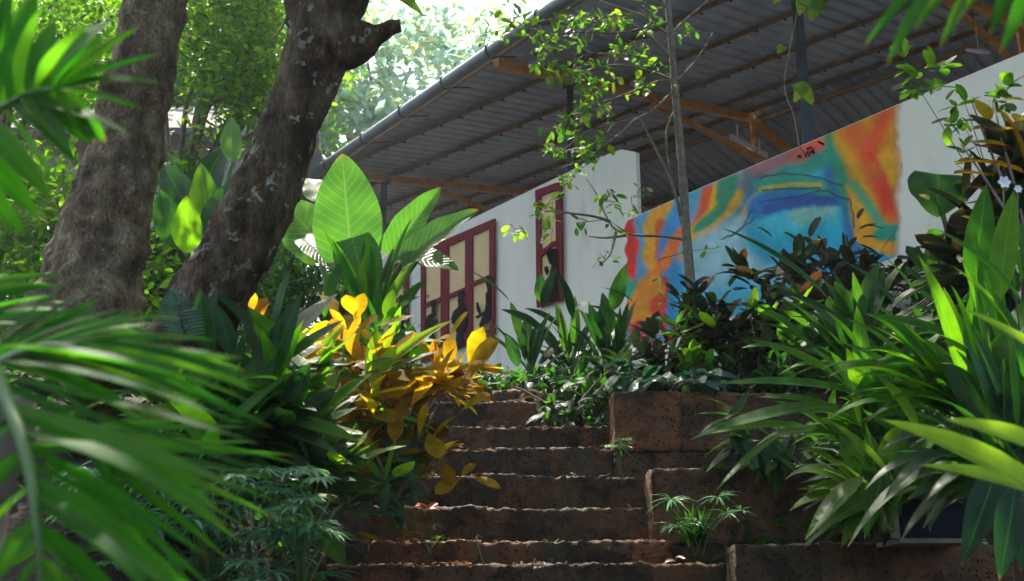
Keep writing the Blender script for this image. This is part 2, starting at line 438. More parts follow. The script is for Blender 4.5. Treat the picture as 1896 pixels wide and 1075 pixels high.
def barkmat(name, stops, lichen=(.52, .50, .40), lo=.66, ls=9):
    m, t, out = newmat(name)
    tc = N(t, 'ShaderNodeTexCoord')
    mp = N(t, 'ShaderNodeMapping'); mp.inputs['Scale'].default_value = (1.6, 1.6, .55); t.links.new(tc.outputs['Object'], mp.inputs[0])
    def nz(s, d=8, r=.65, src=None):
        n = N(t, 'ShaderNodeTexNoise'); n.inputs['Scale'].default_value = s; n.inputs['Detail'].default_value = d; n.inputs['Roughness'].default_value = r
        t.links.new(src or tc.outputs['Object'], n.inputs['Vector']); return n
    a = nz(5, src=mp.outputs[0]); r1 = ramp(t, stops); t.links.new(a.outputs[0], r1.inputs[0])
    b = nz(ls, 5, .6); r2 = ramp(t, [(lo, (0, 0, 0)), (lo + .035, (.85, .85, .85))]); t.links.new(b.outputs[0], r2.inputs[0])
    x = N(t, 'ShaderNodeMix', data_type='RGBA'); t.links.new(r2.outputs[0], x.inputs['Factor']); t.links.new(r1.outputs[0], x.inputs['A']); x.inputs['B'].default_value = (*lichen, 1)
    g = nz(2.3, 5); r3 = ramp(t, [(.5, (0, 0, 0)), (.66, (.6, .6, .6))]); t.links.new(g.outputs[0], r3.inputs[0])
    y = N(t, 'ShaderNodeMix', data_type='RGBA'); t.links.new(r3.outputs[0], y.inputs['Factor']); t.links.new(x.outputs['Result'], y.inputs['A']); y.inputs['B'].default_value = (.028, .032, .022, 1)
    c = nz(26, 8, .7, mp.outputs[0]); vo = N(t, 'ShaderNodeTexVoronoi', feature='DISTANCE_TO_EDGE'); vo.inputs['Scale'].default_value = 22
    vm = N(t, 'ShaderNodeMapping'); vm.inputs['Scale'].default_value = (1.3, 1.3, .6)
    wv = N(t, 'ShaderNodeVectorMath', operation='MULTIPLY_ADD'); t.links.new(c.outputs['Color'], wv.inputs[0]); wv.inputs[1].default_value = (.3, .3, .3); t.links.new(tc.outputs['Object'], wv.inputs[2])
    t.links.new(wv.outputs[0], vm.inputs[0]); t.links.new(vm.outputs[0], vo.inputs['Vector'])
    vr = ramp(t, [(0, (.3, .3, .3)), (.09, (1, 1, 1))]); t.links.new(vo.outputs['Distance'], vr.inputs[0])
    z = N(t, 'ShaderNodeMix', data_type='RGBA', blend_type='MULTIPLY'); z.inputs['Factor'].default_value = .22; t.links.new(y.outputs['Result'], z.inputs['A']); t.links.new(vr.outputs[0], z.inputs['B'])
    f_ = nz(60, 8, .75, mp.outputs[0]); rf_ = ramp(t, [(.36, (.35, .33, .3)), (.5, (.95, .95, .95)), (.66, (1.7, 1.65, 1.55))]); t.links.new(f_.outputs[0], rf_.inputs[0])
    z2 = N(t, 'ShaderNodeMix', data_type='RGBA', blend_type='MULTIPLY'); z2.inputs['Factor'].default_value = .8; t.links.new(z.outputs['Result'], z2.inputs['A']); t.links.new(rf_.outputs[0], z2.inputs['B']); z = z2
    pb = N(t, 'ShaderNodeBsdfPrincipled'); t.links.new(z.outputs['Result'], pb.inputs['Base Color']); pb.inputs['Roughness'].default_value = .88; pb.inputs['Specular IOR Level'].default_value = .25
    ad = N(t, 'ShaderNodeMath', operation='ADD'); t.links.new(c.outputs[0], ad.inputs[0]); t.links.new(vr.outputs[0], ad.inputs[1])
    bp = N(t, 'ShaderNodeBump'); bp.inputs['Strength'].default_value = 1.0; bp.inputs['Distance'].default_value = .035
    t.links.new(ad.outputs[0], bp.inputs['Height']); t.links.new(bp.outputs[0], pb.inputs['Normal'])
    t.links.new(pb.outputs[0], out.inputs[0]); return m
M['bark'] = barkmat('bark', [(.32, (.022, .014, .008)), (.45, (.085, .055, .03)), (.55, (.19, .13, .07)), (.68, (.32, .25, .16))], lo=.6, ls=13)
M['bark_pale'] = barkmat('bark_pale', [(.32, (.06, .042, .026)), (.45, (.22, .155, .09)), (.56, (.40, .30, .18)), (.7, (.56, .48, .35))], lo=.64, ls=15)
M['twig'] = simplemat('twig', [(.3, (.10, .085, .06)), (.7, (.26, .22, .17))], 20, rough=.8, bump=.4)
M['green_stem'] = simplemat('green_stem', [(.3, (.05, .11, .03)), (.7, (.12, .2, .05))], 10, rough=.5, bump=.1)
M['white_wall'] = simplemat('white_wall', [(.3, (.84, .80, .71)), (.55, (.90, .86, .77)), (.8, (.91, .88, .80))], 2.2, rough=.8, bump=.12, dist=.004, stops2=[(.3, (.72, .71, .64)), (.46, (.97, .97, .95)), (.6, (1, 1, 1))], scale2=5, f2=.55, stretch=(1, 1, .22))
M['red_frame'] = simplemat('red_frame', [(.3, (.12, .003, .012)), (.7, (.23, .006, .022))], 12, spec=.15, rough=.6, bump=.2, dist=.003)
M['panel'] = simplemat('panel', [(.3, (.74, .52, .25)), (.7, (.86, .64, .34))], 5, rough=.7, bump=.05)
M['silhouette'] = simplemat('silhouette', [(.3, (.004, .005, .006)), (.7, (.009, .010, .012))], 9, rough=.95, bump=.05, spec=.05)
M['roof_metal'] = simplemat('roof_metal', [(.3, (.27, .34, .41)), (.55, (.38, .46, .53)), (.8, (.48, .57, .63))], 1.6, rough=.45, bump=.06, metallic=.15, stops2=[(.35, (.7, .68, .66)), (.6, (1, 1, 1))], scale2=5, f2=.5)
M['orange_steel'] = simplemat('orange_steel', [(.3, (.36, .15, .02)), (.6, (.66, .30, .04)), (.8, (.70, .36, .07))], 7, rough=.5, bump=.1)
M['rust_steel'] = simplemat('rust_steel', [(.3, (.17, .10, .05)), (.7, (.34, .19, .075))], 9, rough=.6, bump=.15)
M['post_paint'] = simplemat('post_paint', [(.3, (.03, .05, .07)), (.7, (.07, .10, .13))], 9, rough=.45, bump=.1)
M['pipe'] = simplemat('pipe', [(.3, (.11, .15, .17)), (.7, (.19, .24, .26))], 4, rough=.5, bump=.1)
M['dark_metal'] = simplemat('dark_metal', [(.3, (.02, .02, .02)), (.7, (.05, .05, .05))], 9, rough=.5)
M['concrete'] = simplemat('concrete', [(.3, (.30, .29, .28)), (.7, (.5, .49, .47))], 3, rough=.9, bump=.2)
M['concrete_pale'] = simplemat('concrete_pale', [(.3, (.42, .44, .45)), (.7, (.6, .62, .63))], 3, rough=.9, bump=.2)
M['tile'] = simplemat('tile', [(.3, (.07, .065, .06)), (.7, (.16, .14, .13))], 5, rough=.9, bump=.4)
M['navy'] = simplemat('navy', [(.3, (.004, .006, .014)), (.7, (.012, .016, .026))], 8, rough=.75, bump=.15, spec=.1)
M['pale'] = simplemat('pale', [(.3, (.12, .10, .08)), (.7, (.24, .20, .16))], 8, rough=.8)
M['white_plastic'] = simplemat('white_plastic', [(.3, (.7, .7, .7)), (.7, (.8, .8, .8))], 8, rough=.3, bump=0)
# leaves
M['taro'] = leafmat('taro', [(.045, .12, .02), (.06, .17, .03)], [(.09, .30, .02), (.17, .42, .04)], .5, .33, .5, veins=.6, vscale=12, spots=.12, midrib=(.3, .6, .1))
M['yellow'] = leafmat('yellow', [(.05, .022, .006), (.14, .07, .006), (.24, .16, .006), (.27, .20, .006), (.22, .11, .006), (.08, .038, .008)], [(.18, .07, .01), (.62, .32, .008), (.74, .54, .008), (.78, .62, .012), (.74, .34, .008), (.30, .14, .01)], .55, .6, .05, spots=.35, midrib=(.6, .35, .06))
M['dark_red'] = leafmat('dark_red', [(0.007, 0.0154, 0.0084), (0.0084, 0.0182, 0.0098), (0.0315, 0.0091, 0.0077), (0.0084, 0.021, 0.0098), (0.0126, 0.0238, 0.0126), (0.0168, 0.014, 0.0084)], [(0.024, 0.048, 0.016), (0.032, 0.064, 0.016), (0.16, 0.024, 0.016), (0.032, 0.08, 0.024), (0.048, 0.096, 0.024), (0.08, 0.048, 0.016)], .35, .42, .2)
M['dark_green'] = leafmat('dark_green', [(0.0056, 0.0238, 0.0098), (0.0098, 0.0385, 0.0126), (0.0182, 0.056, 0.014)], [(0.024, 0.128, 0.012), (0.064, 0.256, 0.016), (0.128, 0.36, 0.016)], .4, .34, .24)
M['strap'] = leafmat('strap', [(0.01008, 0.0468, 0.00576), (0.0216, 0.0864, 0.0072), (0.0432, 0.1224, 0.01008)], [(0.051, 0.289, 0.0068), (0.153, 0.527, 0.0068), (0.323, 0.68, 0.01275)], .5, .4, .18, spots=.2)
M['lime'] = leafmat('lime', [(.08, .2, .015), (.13, .28, .02)], [(.4, .85, .01), (.62, .92, .03)], .58, .35, .3)
M['palm'] = leafmat('palm', [(0.01296, 0.0648, 0.0072), (0.0216, 0.1008, 0.00864), (0.036, 0.1296, 0.01152)], [(0.051, 0.34, 0.0068), (0.1105, 0.51, 0.0102), (0.238, 0.612, 0.017)], .48, .45, .12, spots=.12)
M['bluegreen'] = leafmat('bluegreen', [(0.0153, 0.05525, 0.04675), (0.0238, 0.08075, 0.06375), (0.034, 0.102, 0.06375)], [(0.036, 0.198, 0.09), (0.054, 0.27, 0.108), (0.108, 0.36, 0.09)], .35, .3, .5)
M['bright'] = leafmat('bright', [(0.034, 0.0765, 0.0085), (0.0595, 0.119, 0.0102), (0.0935, 0.1615, 0.01275)], [(0.162, 0.414, 0.009), (0.324, 0.63, 0.018), (0.594, 0.774, 0.036)], .52, .36, .3)
M['haze_pale_leaf'] = leafmat('haze_pale_leaf', [(.16, .26, .20), (.20, .30, .22), (.24, .30, .14)], [(.38, .62, .46), (.42, .68, .48), (.65, .75, .25)], .5, .45, .4)  # leaf colours paled towards blue to paint in distance haze
M['mid'] = leafmat('mid', [(0.01584, 0.054, 0.0072), (0.0288, 0.0792, 0.00936), (0.0504, 0.108, 0.01152)], [(0.085, 0.306, 0.0085), (0.204, 0.493, 0.0102), (0.357, 0.595, 0.02125)], .46, .36, .25)
M['sapling'] = leafmat('sapling', [(0.016, 0.048, 0.0128), (0.028, 0.076, 0.016), (0.048, 0.104, 0.016), (0.08, 0.144, 0.016)], [(0.045, 0.18, 0.018), (0.09, 0.306, 0.018), (0.216, 0.468, 0.018), (0.495, 0.72, 0.045)], .45, .36, .4)
M['sedge'] = leafmat('sedge', [(0.051, 0.1445, 0.0765), (0.085, 0.204, 0.1275), (0.1445, 0.255, 0.153)], [(0.072, 0.306, 0.072), (0.108, 0.405, 0.108), (0.27, 0.54, 0.09)], .35, .32, .5)
M['litter'] = leafmat('litter', [(.07, .035, .02), (.13, .07, .035), (.04, .03, .02)], [(.15, .06, .02), (.25, .1, .03), (.1, .05, .02)], .2, .7, .2)
# ------------------------------------------------------------------ terrain
def sm(e0, e1, x):
    t = max(0.0, min(1.0, (x - e0) / (e1 - e0))); return t * t * (3 - 2 * t)
def lerp_tab(tab, x):
    if x <= tab[0][0]: return tab[0][1]
    for (a, b), (c, d) in zip(tab, tab[1:]):
        if x <= c: return b + (d - b) * (x - a) / (c - a)
    return tab[-1][1]
STEPS = [(3.2, -1.35), (3.55, -1.15), (3.9, -.95), (4.25, -.76), (4.6, -.56), (4.93, -.36), (5.26, -.16), (5.6, .26), (5.9, .386), (6.2, .585), (6.5, .795), (6.8, .99), (7.1, 1.17), (7.4, 1.39), (7.7, 1.52)]
def ground(x, y):
    s = lerp_tab([(-60, -1.6), (2.9, -1.5), (5.6, .0), (7.6, 1.42), (9, 1.8), (11, 2.35), (14, 2.9), (20, 3.4), (60, 6)], y)
    stair = sm(1.05, .75, abs(x)) * sm(7.75, 7.3, y) * sm(2.6, 3.2, y)
    zl = lerp_tab([(2, -1.3), (4, .1), (5, .85), (6, 1.15), (7, 1.5), (9, 1.95), (12, 2.5)], y)
    left = (zl - s) * sm(-.75, -1.5, x) * sm(2, 3, y) * sm(12, 9, y)
    right = .12 * sm(.9, 1.4, x) * sm(4.4, 5.2, y) + .5 * sm(1.6, 2.6, x) * sm(4.5, 6.5, y) * sm(12, 8, y)
    hill = min(6, max(0, y - 9) * .16) * sm(-2.5, -7, x)
    n = .05 * noise.noise(Vector((x * 1.7, y * 1.7, 0))) + .02 * noise.noise(Vector((x * 6, y * 6, 3)))
    return s + left + right + hill + n - .42 * stair
mb = MB()
def axis_pts(lo, hi, near_lo, near_hi, fine, growth):
    a = [near_lo]
    while a[-1] < near_hi: a.append(a[-1] + fine)
    st = fine
    while a[-1] < hi: st *= growth; a.append(a[-1] + st)
    st = fine
    while a[0] > lo: st *= growth; a.insert(0, a[0] - st)
    return a
gx = axis_pts(-150, 150, -3.5, 3.5, .09, 1.25); gy = axis_pts(-60, 300, 2.5, 13, .09, 1.25)
idx = [[mb.add((x, y, ground(x, y))) for x in gx] for y in gy]
for j in range(len(gy) - 1):
    for i in range(len(gx) - 1):
        mb.face((idx[j][i], idx[j][i + 1], idx[j + 1][i + 1], idx[j + 1][i]))
g = mb.build('ground', M['soil']); tag(g, 'dark brown garden soil rising beside the steps', kind='structure')

# ------------------------------------------------------------------ stone stairs and cheek walls
random.seed(5)
stairs = thing('stone_staircase', (0, 5.6, -.1), 'rough reddish laterite stone staircase climbing between planted banks', 'staircase')
LIM = {7: (-1.02, 1.02), 8: (-.72, .80), 9: (-.75, .76), 10: (-.72, .76), 11: (-.66, .66), 12: (-.66, .64), 13: (-.66, .64), 14: (-.7, .35)}
for k, (y0, z1) in enumerate(STEPS[:-1]):
    z0 = STEPS[k - 1][1] - .1 if k else -1.7
    y1 = STEPS[k + 1][0] + .06
    xa, xb = LIM.get(k, (-1.05, 1.05))
    if k == 13: y1 = 7.78; xb = .15
    mb = MB(); x = xa
    while x < xb - .02:
        wd = random.uniform(.19, .33)
        if xb - (x + wd) < .12: wd = xb - x
        dz = random.uniform(-.008, .008); dy = random.uniform(-.009, .010)
        rough_block(mb, x - .006, x + wd + .006, y0 + dy, y1, z0, z1 + dz, .02 if k > 5 else .05, .020, .006, random.random(), random.random() * 50)
        x += wd
    box(mb, xa + .02, xb - .02, y0 + .05, y1 - .01, z0 + .02, z1 - .05)
    mb.build('step', M['laterite'], stairs)
mb = MB()
rough_block(mb, -.62, -.15, 7.75, 8.3, 1.2, 1.58, .03, .02, .03, .3, 4); rough_block(mb, -.14, .2, 7.8, 8.3, 1.2, 1.55, .03, .02, .03, .6, 9)
mb.build('step', M['laterite'], stairs)
def cheek(name, x0, x1, y0, y1, z0, z1, label, rows, wr=(.34, .5)):
    mb = MB(); zz = z0
    hts = [(z1 - z0) / rows] * rows
    for rI, h in enumerate(hts):
        x = x0
        while x < x1 - .05:
            wd = random.uniform(*wr)
            if x1 - (x + wd) < .16: wd = x1 - x
            rough_block(mb, x - .006, x + wd + .006, y0 + random.uniform(-.008, .008), y1, zz, zz + h + (random.uniform(-.012, .012) if rI == rows - 1 else 0), .024, .014, .007, random.random(), random.random() * 40)
            x += wd
        zz += h
    o = mb.build(name, M['laterite'], None, ((x0 + x1) / 2, y0, z0)); return tag(o, label, 'wall', 'stepped stone walls beside the stairs')
cheek('retaining_wall', 1.0, 3.3, 5.2, 5.45, -.45, P(0, 1005, 5.2).z, 'lowest reddish stone wall at bottom right corner, under the dark planter box', 3)
cheek('retaining_wall', .735, 2.6, 6.0, 6.28, .0, P(0, 869, 6.0).z, 'middle stone wall right of the stairs, behind the spiky grass tuft', 2)
cheek('retaining_wall', .615, 2.0, 6.75, 7.03, .6, P(0, 724, 6.75).z, 'highest stone wall right of the stairs, heart leaves hanging over its top', 2)
cheek('retaining_wall', P(520, 1000, 5.5).x, P(584, 1000, 5.5).x, 5.5, 5.8, -.4, P(0, 1022, 5.5).z, 'short stone block wall at the left foot of the stairs, half under grass', 2)

# ------------------------------------------------------------------ walls
def hdirv(vx):
    d = ray(vx, 537.5 + FPX * math.tan(R(PITCH))); d.z = 0; return d.normalized()
WD = hdirv(-950); WN = Vector((-WD.y, WD.x, 0)); WN = WN if WN.y < 0 else -WN
W2 = Plane(P(1155, 410, 10.2), WN)
W1 = Plane(P(1177, 281, 11.6), WN)
def wall_outline(plane, top, name, mat, label, bottom_z=1.2, th=.16, parent=None, vis=False):
    t = thing(name, plane.at(*top[len(top) // 2]) * 1.0, label, 'wall')
    mb = MB()
    F = [plane.at(x, y) for x, y in top]
    t.location = (F[0] + F[-1]) / 2; t.location.z = bottom_z
    n = len(F)
    ft = [mb.add(p) for p in F]; fb = [mb.add((p.x, p.y, bottom_z)) for p in F]
    bt = [mb.add(p - plane.n * th) for p in F]; bb = [mb.add(Vector((p.x, p.y, bottom_z)) - plane.n * th) for p in F]
    for i in range(n - 1):
        mb.face((fb[i], fb[i + 1], ft[i + 1], ft[i])); mb.face((bb[i + 1], bb[i], bt[i], bt[i + 1])); mb.face((ft[i], ft[i + 1], bt[i + 1], bt[i]))
    for i in (0, n - 1): mb.face((fb[i], ft[i], bt[i], bb[i]))
    mb.build('wall_body', mat, t, smooth=False)
    return t
wall_a = wall_outline(W1, [(600, 526), (760, 456), (870, 406), (1000, 343), (1105, 293), (1150, 276), (1177, 281)], 'garden_wall', M['white_wall'],
    'white plastered wall with red framed openings, behind the dark blade leaved clumps', th=.06)
wall_b = wall_outline(W2, [(1155, 410), (1300, 346), (1500, 262), (1655, 196), (1896, 96), (2050, 30)], 'garden_wall', M['white_wall'],
    'white wall at right painted with a bright abstract mural')
# mural: airbrushed paint on the right wall, thin coat 3 mm proud of the plaster
def mural():
    m, t, out = newmat('mural_paint')
    at = N(t, 'ShaderNodeAttribute', attribute_name='paint')
    tc = N(t, 'ShaderNodeTexCoord'); nz = N(t, 'ShaderNodeTexNoise'); nz.inputs['Scale'].default_value = 5; nz.inputs['Detail'].default_value = 6
    t.links.new(tc.outputs['Object'], nz.inputs['Vector'])
    mr = N(t, 'ShaderNodeMapRange'); mr.inputs[1].default_value = .3; mr.inputs[2].default_value = .7; mr.inputs[3].default_value = .80; mr.inputs[4].default_value = 1.18
    n2 = N(t, 'ShaderNodeTexNoise'); n2.inputs['Scale'].default_value = 26; n2.inputs['Detail'].default_value = 8; n2.inputs['Roughness'].default_value = .7; t.links.new(tc.outputs['Object'], n2.inputs['Vector'])
    av = N(t, 'ShaderNodeMath', operation='MULTIPLY_ADD'); t.links.new(n2.outputs[0], av.inputs[0]); av.inputs[1].default_value = .55; sb_ = N(t, 'ShaderNodeMath', operation='SUBTRACT'); t.links.new(nz.outputs[0], sb_.inputs[0]); sb_.inputs[1].default_value = .275; t.links.new(sb_.outputs[0], av.inputs[2])
    t.links.new(av.outputs[0], mr.inputs[0])
    x = N(t, 'ShaderNodeVectorMath', operation='SCALE'); t.links.new(at.outputs['Color'], x.inputs[0]); t.links.new(mr.outputs[0], x.inputs['Scale'])
    pb = N(t, 'ShaderNodeBsdfPrincipled'); pb.inputs['Roughness'].default_value = .7; t.links.new(x.outputs[0], pb.inputs['Base Color'])
    tb = N(t, 'ShaderNodeBsdfTransparent'); ms = N(t, 'ShaderNodeMixShader'); t.links.new(at.outputs['Alpha'], ms.inputs[0]); t.links.new(tb.outputs[0], ms.inputs[1]); t.links.new(pb.outputs[0], ms.inputs[2]); t.links.new(ms.outputs[0], out.inputs[0])
    NX, NY = 330, 240
    X0, X1 = 1156, 1672
    def topy(px):
        T = [(1155, 410), (1300, 346), (1500, 262), (1655, 196), (1896, 96)]
        return lerp_tab(T, px)
    xs = np.linspace(X0, X1, NX)
    PXa = np.repeat(xs[None, :], NY, 0)
    tops = np.array([topy(x) + 1.0 for x in xs]); bots = np.array([lerp_tab([(1155, 660), (1672, 470)], x) for x in xs])
    tt = np.linspace(0, 1, NY)[:, None]
    PYa = tops[None, :] * (1 - tt) + bots[None, :] * tt
    rg = np.random.default_rng(3)
    # low frequency warp so edges look hand sprayed
    wx = 7 * np.sin(PYa / 17 + PXa / 41) + 4 * np.sin(PYa / 7.3 - PXa / 23); wy = 6 * np.sin(PXa / 19 + PYa / 33) + 3 * np.sin(PXa / 8.1 + 2)
    X = PXa + wx * .2; Y = PYa + wy * .2
    def vn(sc_, a_, sd):
        r_ = np.random.default_rng(sd); G = r_.normal(size=(60, 80)); gx_ = (PXa - X0) / sc_ + 1; gy_ = (PYa - 180) / sc_ + 1
        ix = np.clip(gx_.astype(int), 0, 78); iy = np.clip(gy_.astype(int), 0, 58); fx = gx_ - ix; fy = gy_ - iy; fx = fx * fx * (3 - 2 * fx); fy = fy * fy * (3 - 2 * fy)
        return a_ * ((G[iy, ix] * (1 - fx) + G[iy, ix + 1] * fx) * (1 - fy) + (G[iy + 1, ix] * (1 - fx) + G[iy + 1, ix + 1] * fx) * fy)
    X = PXa + vn(30, 2.2, 1) + vn(9, .9, 2); Y = PYa + vn(30, 2.2, 3) + vn(9, .9, 4)
    L = lambda h: np.array([(int(h[i:i + 2], 16) / 255) ** 2.2 for i in (0, 2, 4)])
    C = np.zeros((NY, NX, 3)); C[:] = L('5fb4d2')
    def dist(pts):
        d = np.full(X.shape, 1e9)
        for (x0, y0), (x1, y1) in zip(pts, pts[1:]):
            dx, dy = x1 - x0, y1 - y0
            t_ = np.clip(((X - x0) * dx + (Y - y0) * dy) / (dx * dx + dy * dy + 1e-9), 0, 1)
            d = np.minimum(d, np.hypot(X - x0 - t_ * dx, Y - y0 - t_ * dy))
        return d
    def stroke(pts, wdt, soft, h, a=1.0):
        d = dist(pts) if len(pts) > 1 else np.hypot(X - pts[0][0], Y - pts[0][1])
        k = (np.clip(1 - (d - wdt * .85) / (soft * 1.45), 0, 1)); k = k * k * (3 - 2 * k) * a
        C[:] = C * (1 - k[..., None]) + L(h) * k[..., None]
    # left part
    stroke([(1180, 420), (1200, 520), (1200, 640)], 30, 22, '6aa9cc')
    stroke([(1160, 400), (1166, 470), (1164, 520)], 10, 7, 'e8412c')
    stroke([(1185, 560), (1160, 540)], 16, 18, '3f9f86')
    stroke([(1230, 380), (1205, 420), (1202, 470), (1215, 500), (1250, 475)], 11, 7, 'f2a818')
    stroke([(1225, 410), (1217, 450), (1222, 490)], 4, 5, 'e8622c')
    stroke([(1260, 400), (1235, 450), (1240, 500)], 12, 12, '5a96cf')
    stroke([(1262, 430), (1228, 490), (1205, 520)], 7, 7, 'f2801e')
    stroke([(1250, 520), (1240, 600)], 14, 14, '3f8fc4'); stroke([(1232, 520), (1226, 570)], 4, 5, 'c03a3a')
    stroke([(1205, 535), (1180, 570), (1190, 600)], 20, 9, 'f09a14'); stroke([(1215, 560), (1222, 600)], 8, 8, 'e8502a')
    stroke([(1180, 615), (1205, 612)], 13, 8, 'e03a28')
    stroke([(1278, 560), (1280, 640)], 20, 14, '58b6d8')
    # swirl in the middle
    stroke([(1300, 400), (1330, 360)], 20, 14, '90a8c8')
    stroke([(1312, 352), (1300, 395), (1278, 440)], 8, 7, 'e8683c')
    stroke([(1335, 345), (1318, 395), (1283, 430)], 9, 6, 'f4b41a')
    stroke([(1350, 335), (1345, 385), (1300, 425)], 15, 8, '3f9272')
    stroke([(1383, 320), (1372, 365), (1325, 420), (1290, 440)], 6, 6, 'e0a428')
    stroke([(1392, 330), (1385, 385), (1345, 425)], 7, 9, '2f7f96')
    stroke([(1395, 360), (1370, 410), (1330, 440)], 4, 5, 'd2b23c')
    stroke([(1320, 480), (1370, 450), (1420, 470)], 40, 22, 'a9cfdc')
    # blue body
    stroke([(1440, 430), (1560, 420), (1590, 470)], 52, 22, '35a9cc')
    stroke([(1440, 400), (1540, 385)], 24, 22, '58c0d4'); stroke([(1480, 395), (1530, 380)], 10, 16, '9ccdb8', .8)
    stroke([(1400, 300), (1440, 285), (1480, 275)], 26, 20, 'a87c88'); stroke([(1385, 340), (1400, 310)], 9, 14, '5b6f85')
    stroke([(1470, 270), (1510, 250), (1540, 230)], 24, 16, 'ee6a58')
    stroke([(1440, 330), (1500, 308), (1548, 280)], 9, 12, '3d9c8c')
    stroke([(1400, 300), (1440, 282), (1475, 268)], 15, 12, 'b07a80'); stroke([(1478, 268), (1510, 252), (1535, 240)], 12, 9, 'f0705a')
    stroke([(1405, 378), (1480, 355), (1560, 355)], 16, 14, '2b78b8')
    stroke([(1405, 343), (1470, 340), (1540, 350)], 8, 9, '3f9a86'); stroke([(1405, 350), (1470, 343), (1520, 345)], 2, 3, 'c9b648', .8)
    stroke([(1420, 385), (1500, 370), (1560, 372)], 5, 6, '2f4f9c', .8)
    stroke([(1560, 330), (1575, 375), (1585, 450)], 14, 12, '3d7fb6'); stroke([(1545, 320), (1555, 345)], 12, 12, '2f6aae')
    stroke([(1545, 240), (1555, 290), (1570, 345), (1600, 400), (1625, 440)], 14, 16, '3a9678')
    # right flames
    stroke([(1590, 225), (1640, 205), (1640, 330), (1650, 440)], 26, 14, 'f5a032')
    stroke([(1565, 240), (1600, 330), (1625, 400)], 15, 16, 'f0a81e')
    stroke([(1570, 230), (1610, 290), (1630, 350), (1648, 400)], 8, 18, 'f2663c', .75); stroke([(1640, 205), (1612, 280)], 5, 16, 'f0553a', .8)
    stroke([(1628, 345), (1645, 385)], 5, 13, 'f04a2a', .8); stroke([(1640, 290), (1655, 330)], 8, 10, 'f4b04a')
    stroke([(1580, 350), (1590, 400), (1600, 440)], 10, 8, 'f4b01c'); stroke([(1600, 430), (1640, 450)], 16, 8, 'f3a81a')
    stroke([(1580, 345), (1610, 385), (1635, 425)], 5, 8, '4fa383', .9)
    stroke([(1630, 432), (1662, 428)], 10, 9, '1f9c80')
    # dark hand drawn lines
    for ln in ([(1405, 330), (1450, 322), (1510, 330), (1560, 345)], [(1405, 372), (1460, 368), (1530, 352), (1572, 372), (1582, 420)], [(1400, 400), (1350, 440)], [(1410, 352), (1520, 350)], [(1395, 385), (1375, 420), (1335, 445)]):
        stroke(ln, .6, 1.6, '27405e', .85)
    C[:] = np.clip(C * (1 + vn(8, .05, 7) + vn(26, .05, 8))[..., None], 0.004, 1)
    g_ = C.mean(axis=2, keepdims=True); C[:] = np.clip(g_ + (C - g_) * 1.18, .004, 1) * .92
    # worn, dissolving right edge shows plaster
    e = np.clip((PXa + vn(14, 2.5, 5) + vn(40, 2.5, 6) - 1650) / 18, 0, 1); AL = 1 - e; AL = AL * np.clip((PXa + 3 * np.sin(PYa / 6) - 1157) / 4, 0, 1)
    mb = MB()
    for j in range(NY):
        for i in range(NX): mb.v.append(tuple(W2.at(PXa[j, i], PYa[j, i], .003)))
    for j in range(NY - 1):
        for i in range(NX - 1):
            a = j * NX + i; mb.f.append((a, a + NX, a + NX + 1, a + 1)); mb.uv.extend([(0, 0)] * 4); mb.r.append(.5); mb.m.append(0)
    o = mb.build('mural', m, wall_b)
    ca = o.data.color_attributes.new('paint', 'FLOAT_COLOR', 'POINT')
    ca.data.foreach_set('color', np.concatenate([C, AL[..., None]], axis=2).astype(np.float32).ravel())
    tag(o, 'swirling mural in blue, orange, green and red')
mural()
# a small sprayed signature near the mural's top edge
mb = MB()
for ln in ([(1476, 290), (1481, 287), (1480, 292), (1484, 290)], [(1490, 282), (1492, 290), (1496, 279), (1498, 289), (1502, 277)], [(1503, 281), (1508, 284), (1505, 275)], [(1494, 275), (1503, 272)], [(1515, 262), (1526, 267)]):
    tube(mb, [W2.at(x, y, .004) for x, y in ln], .008, 4)
mb.build('signature', M['silhouette'], wall_b)

# windows with painted figures
def window(frames, panels, bars, figs, label):
    mbp = MB()
    for q in panels: slab(mbp, W1, q, .012, .022)
    w_ = mbp.build('window', M['panel'], wall_a, smooth=False); tag(w_, label)
    mbf = MB()
    for q in frames + bars: slab(mbf, W1, q, .023 + .0005 * (len(mbf.f) % 7), .045 + .0011 * ((len(mbf.f) // 6) % 8))
    mbf.build('frame', M['red_frame'], w_, smooth=False)
    for q in figs:
        mbs = MB()
        for s in q: slab(mbs, W1, s, .0605 + .001 * q.index(s), .066 + .001 * q.index(s))
        mbs.build('painted_figure', M['silhouette'], w_, smooth=False)
def circ(cx, cy, r, n=12, sy=1.15): return [(cx + r * math.cos(2 * math.pi * k / n), cy + r * sy * math.sin(2 * math.pi * k / n)) for k in range(n)]
def edge(pts, w_):                # vertical or slanting bar as quad from a list of two points
    (x0, y0), (x1, y1) = pts
    return [(x0 - w_ / 2, y0), (x1 - w_ / 2, y1), (x1 + w_ / 2, y1), (x0 + w_ / 2, y0)]
T = lambda x: 405 + (917 - x) * .43      # top edge of the triple window
B = lambda x: 618 + (917 - x) * .40      # lower edge
top = [(781, T(781)), (781, T(781) + 14), (918, T(918) + 14), (918, T(918))]
bot = [(781, B(781) - 12), (781, B(781)), (918, B(918)), (918, B(918) - 12)]
vert = [edge([(785, T(785) + 10), (785, B(785) - 8)], 8), edge([(825, T(825) + 10), (825, B(825) - 8)], 14), edge([(870, T(870) + 10), (870, B(870) - 8)], 13), edge([(913, T(913) + 10), (913, B(913) - 8)], 9)]
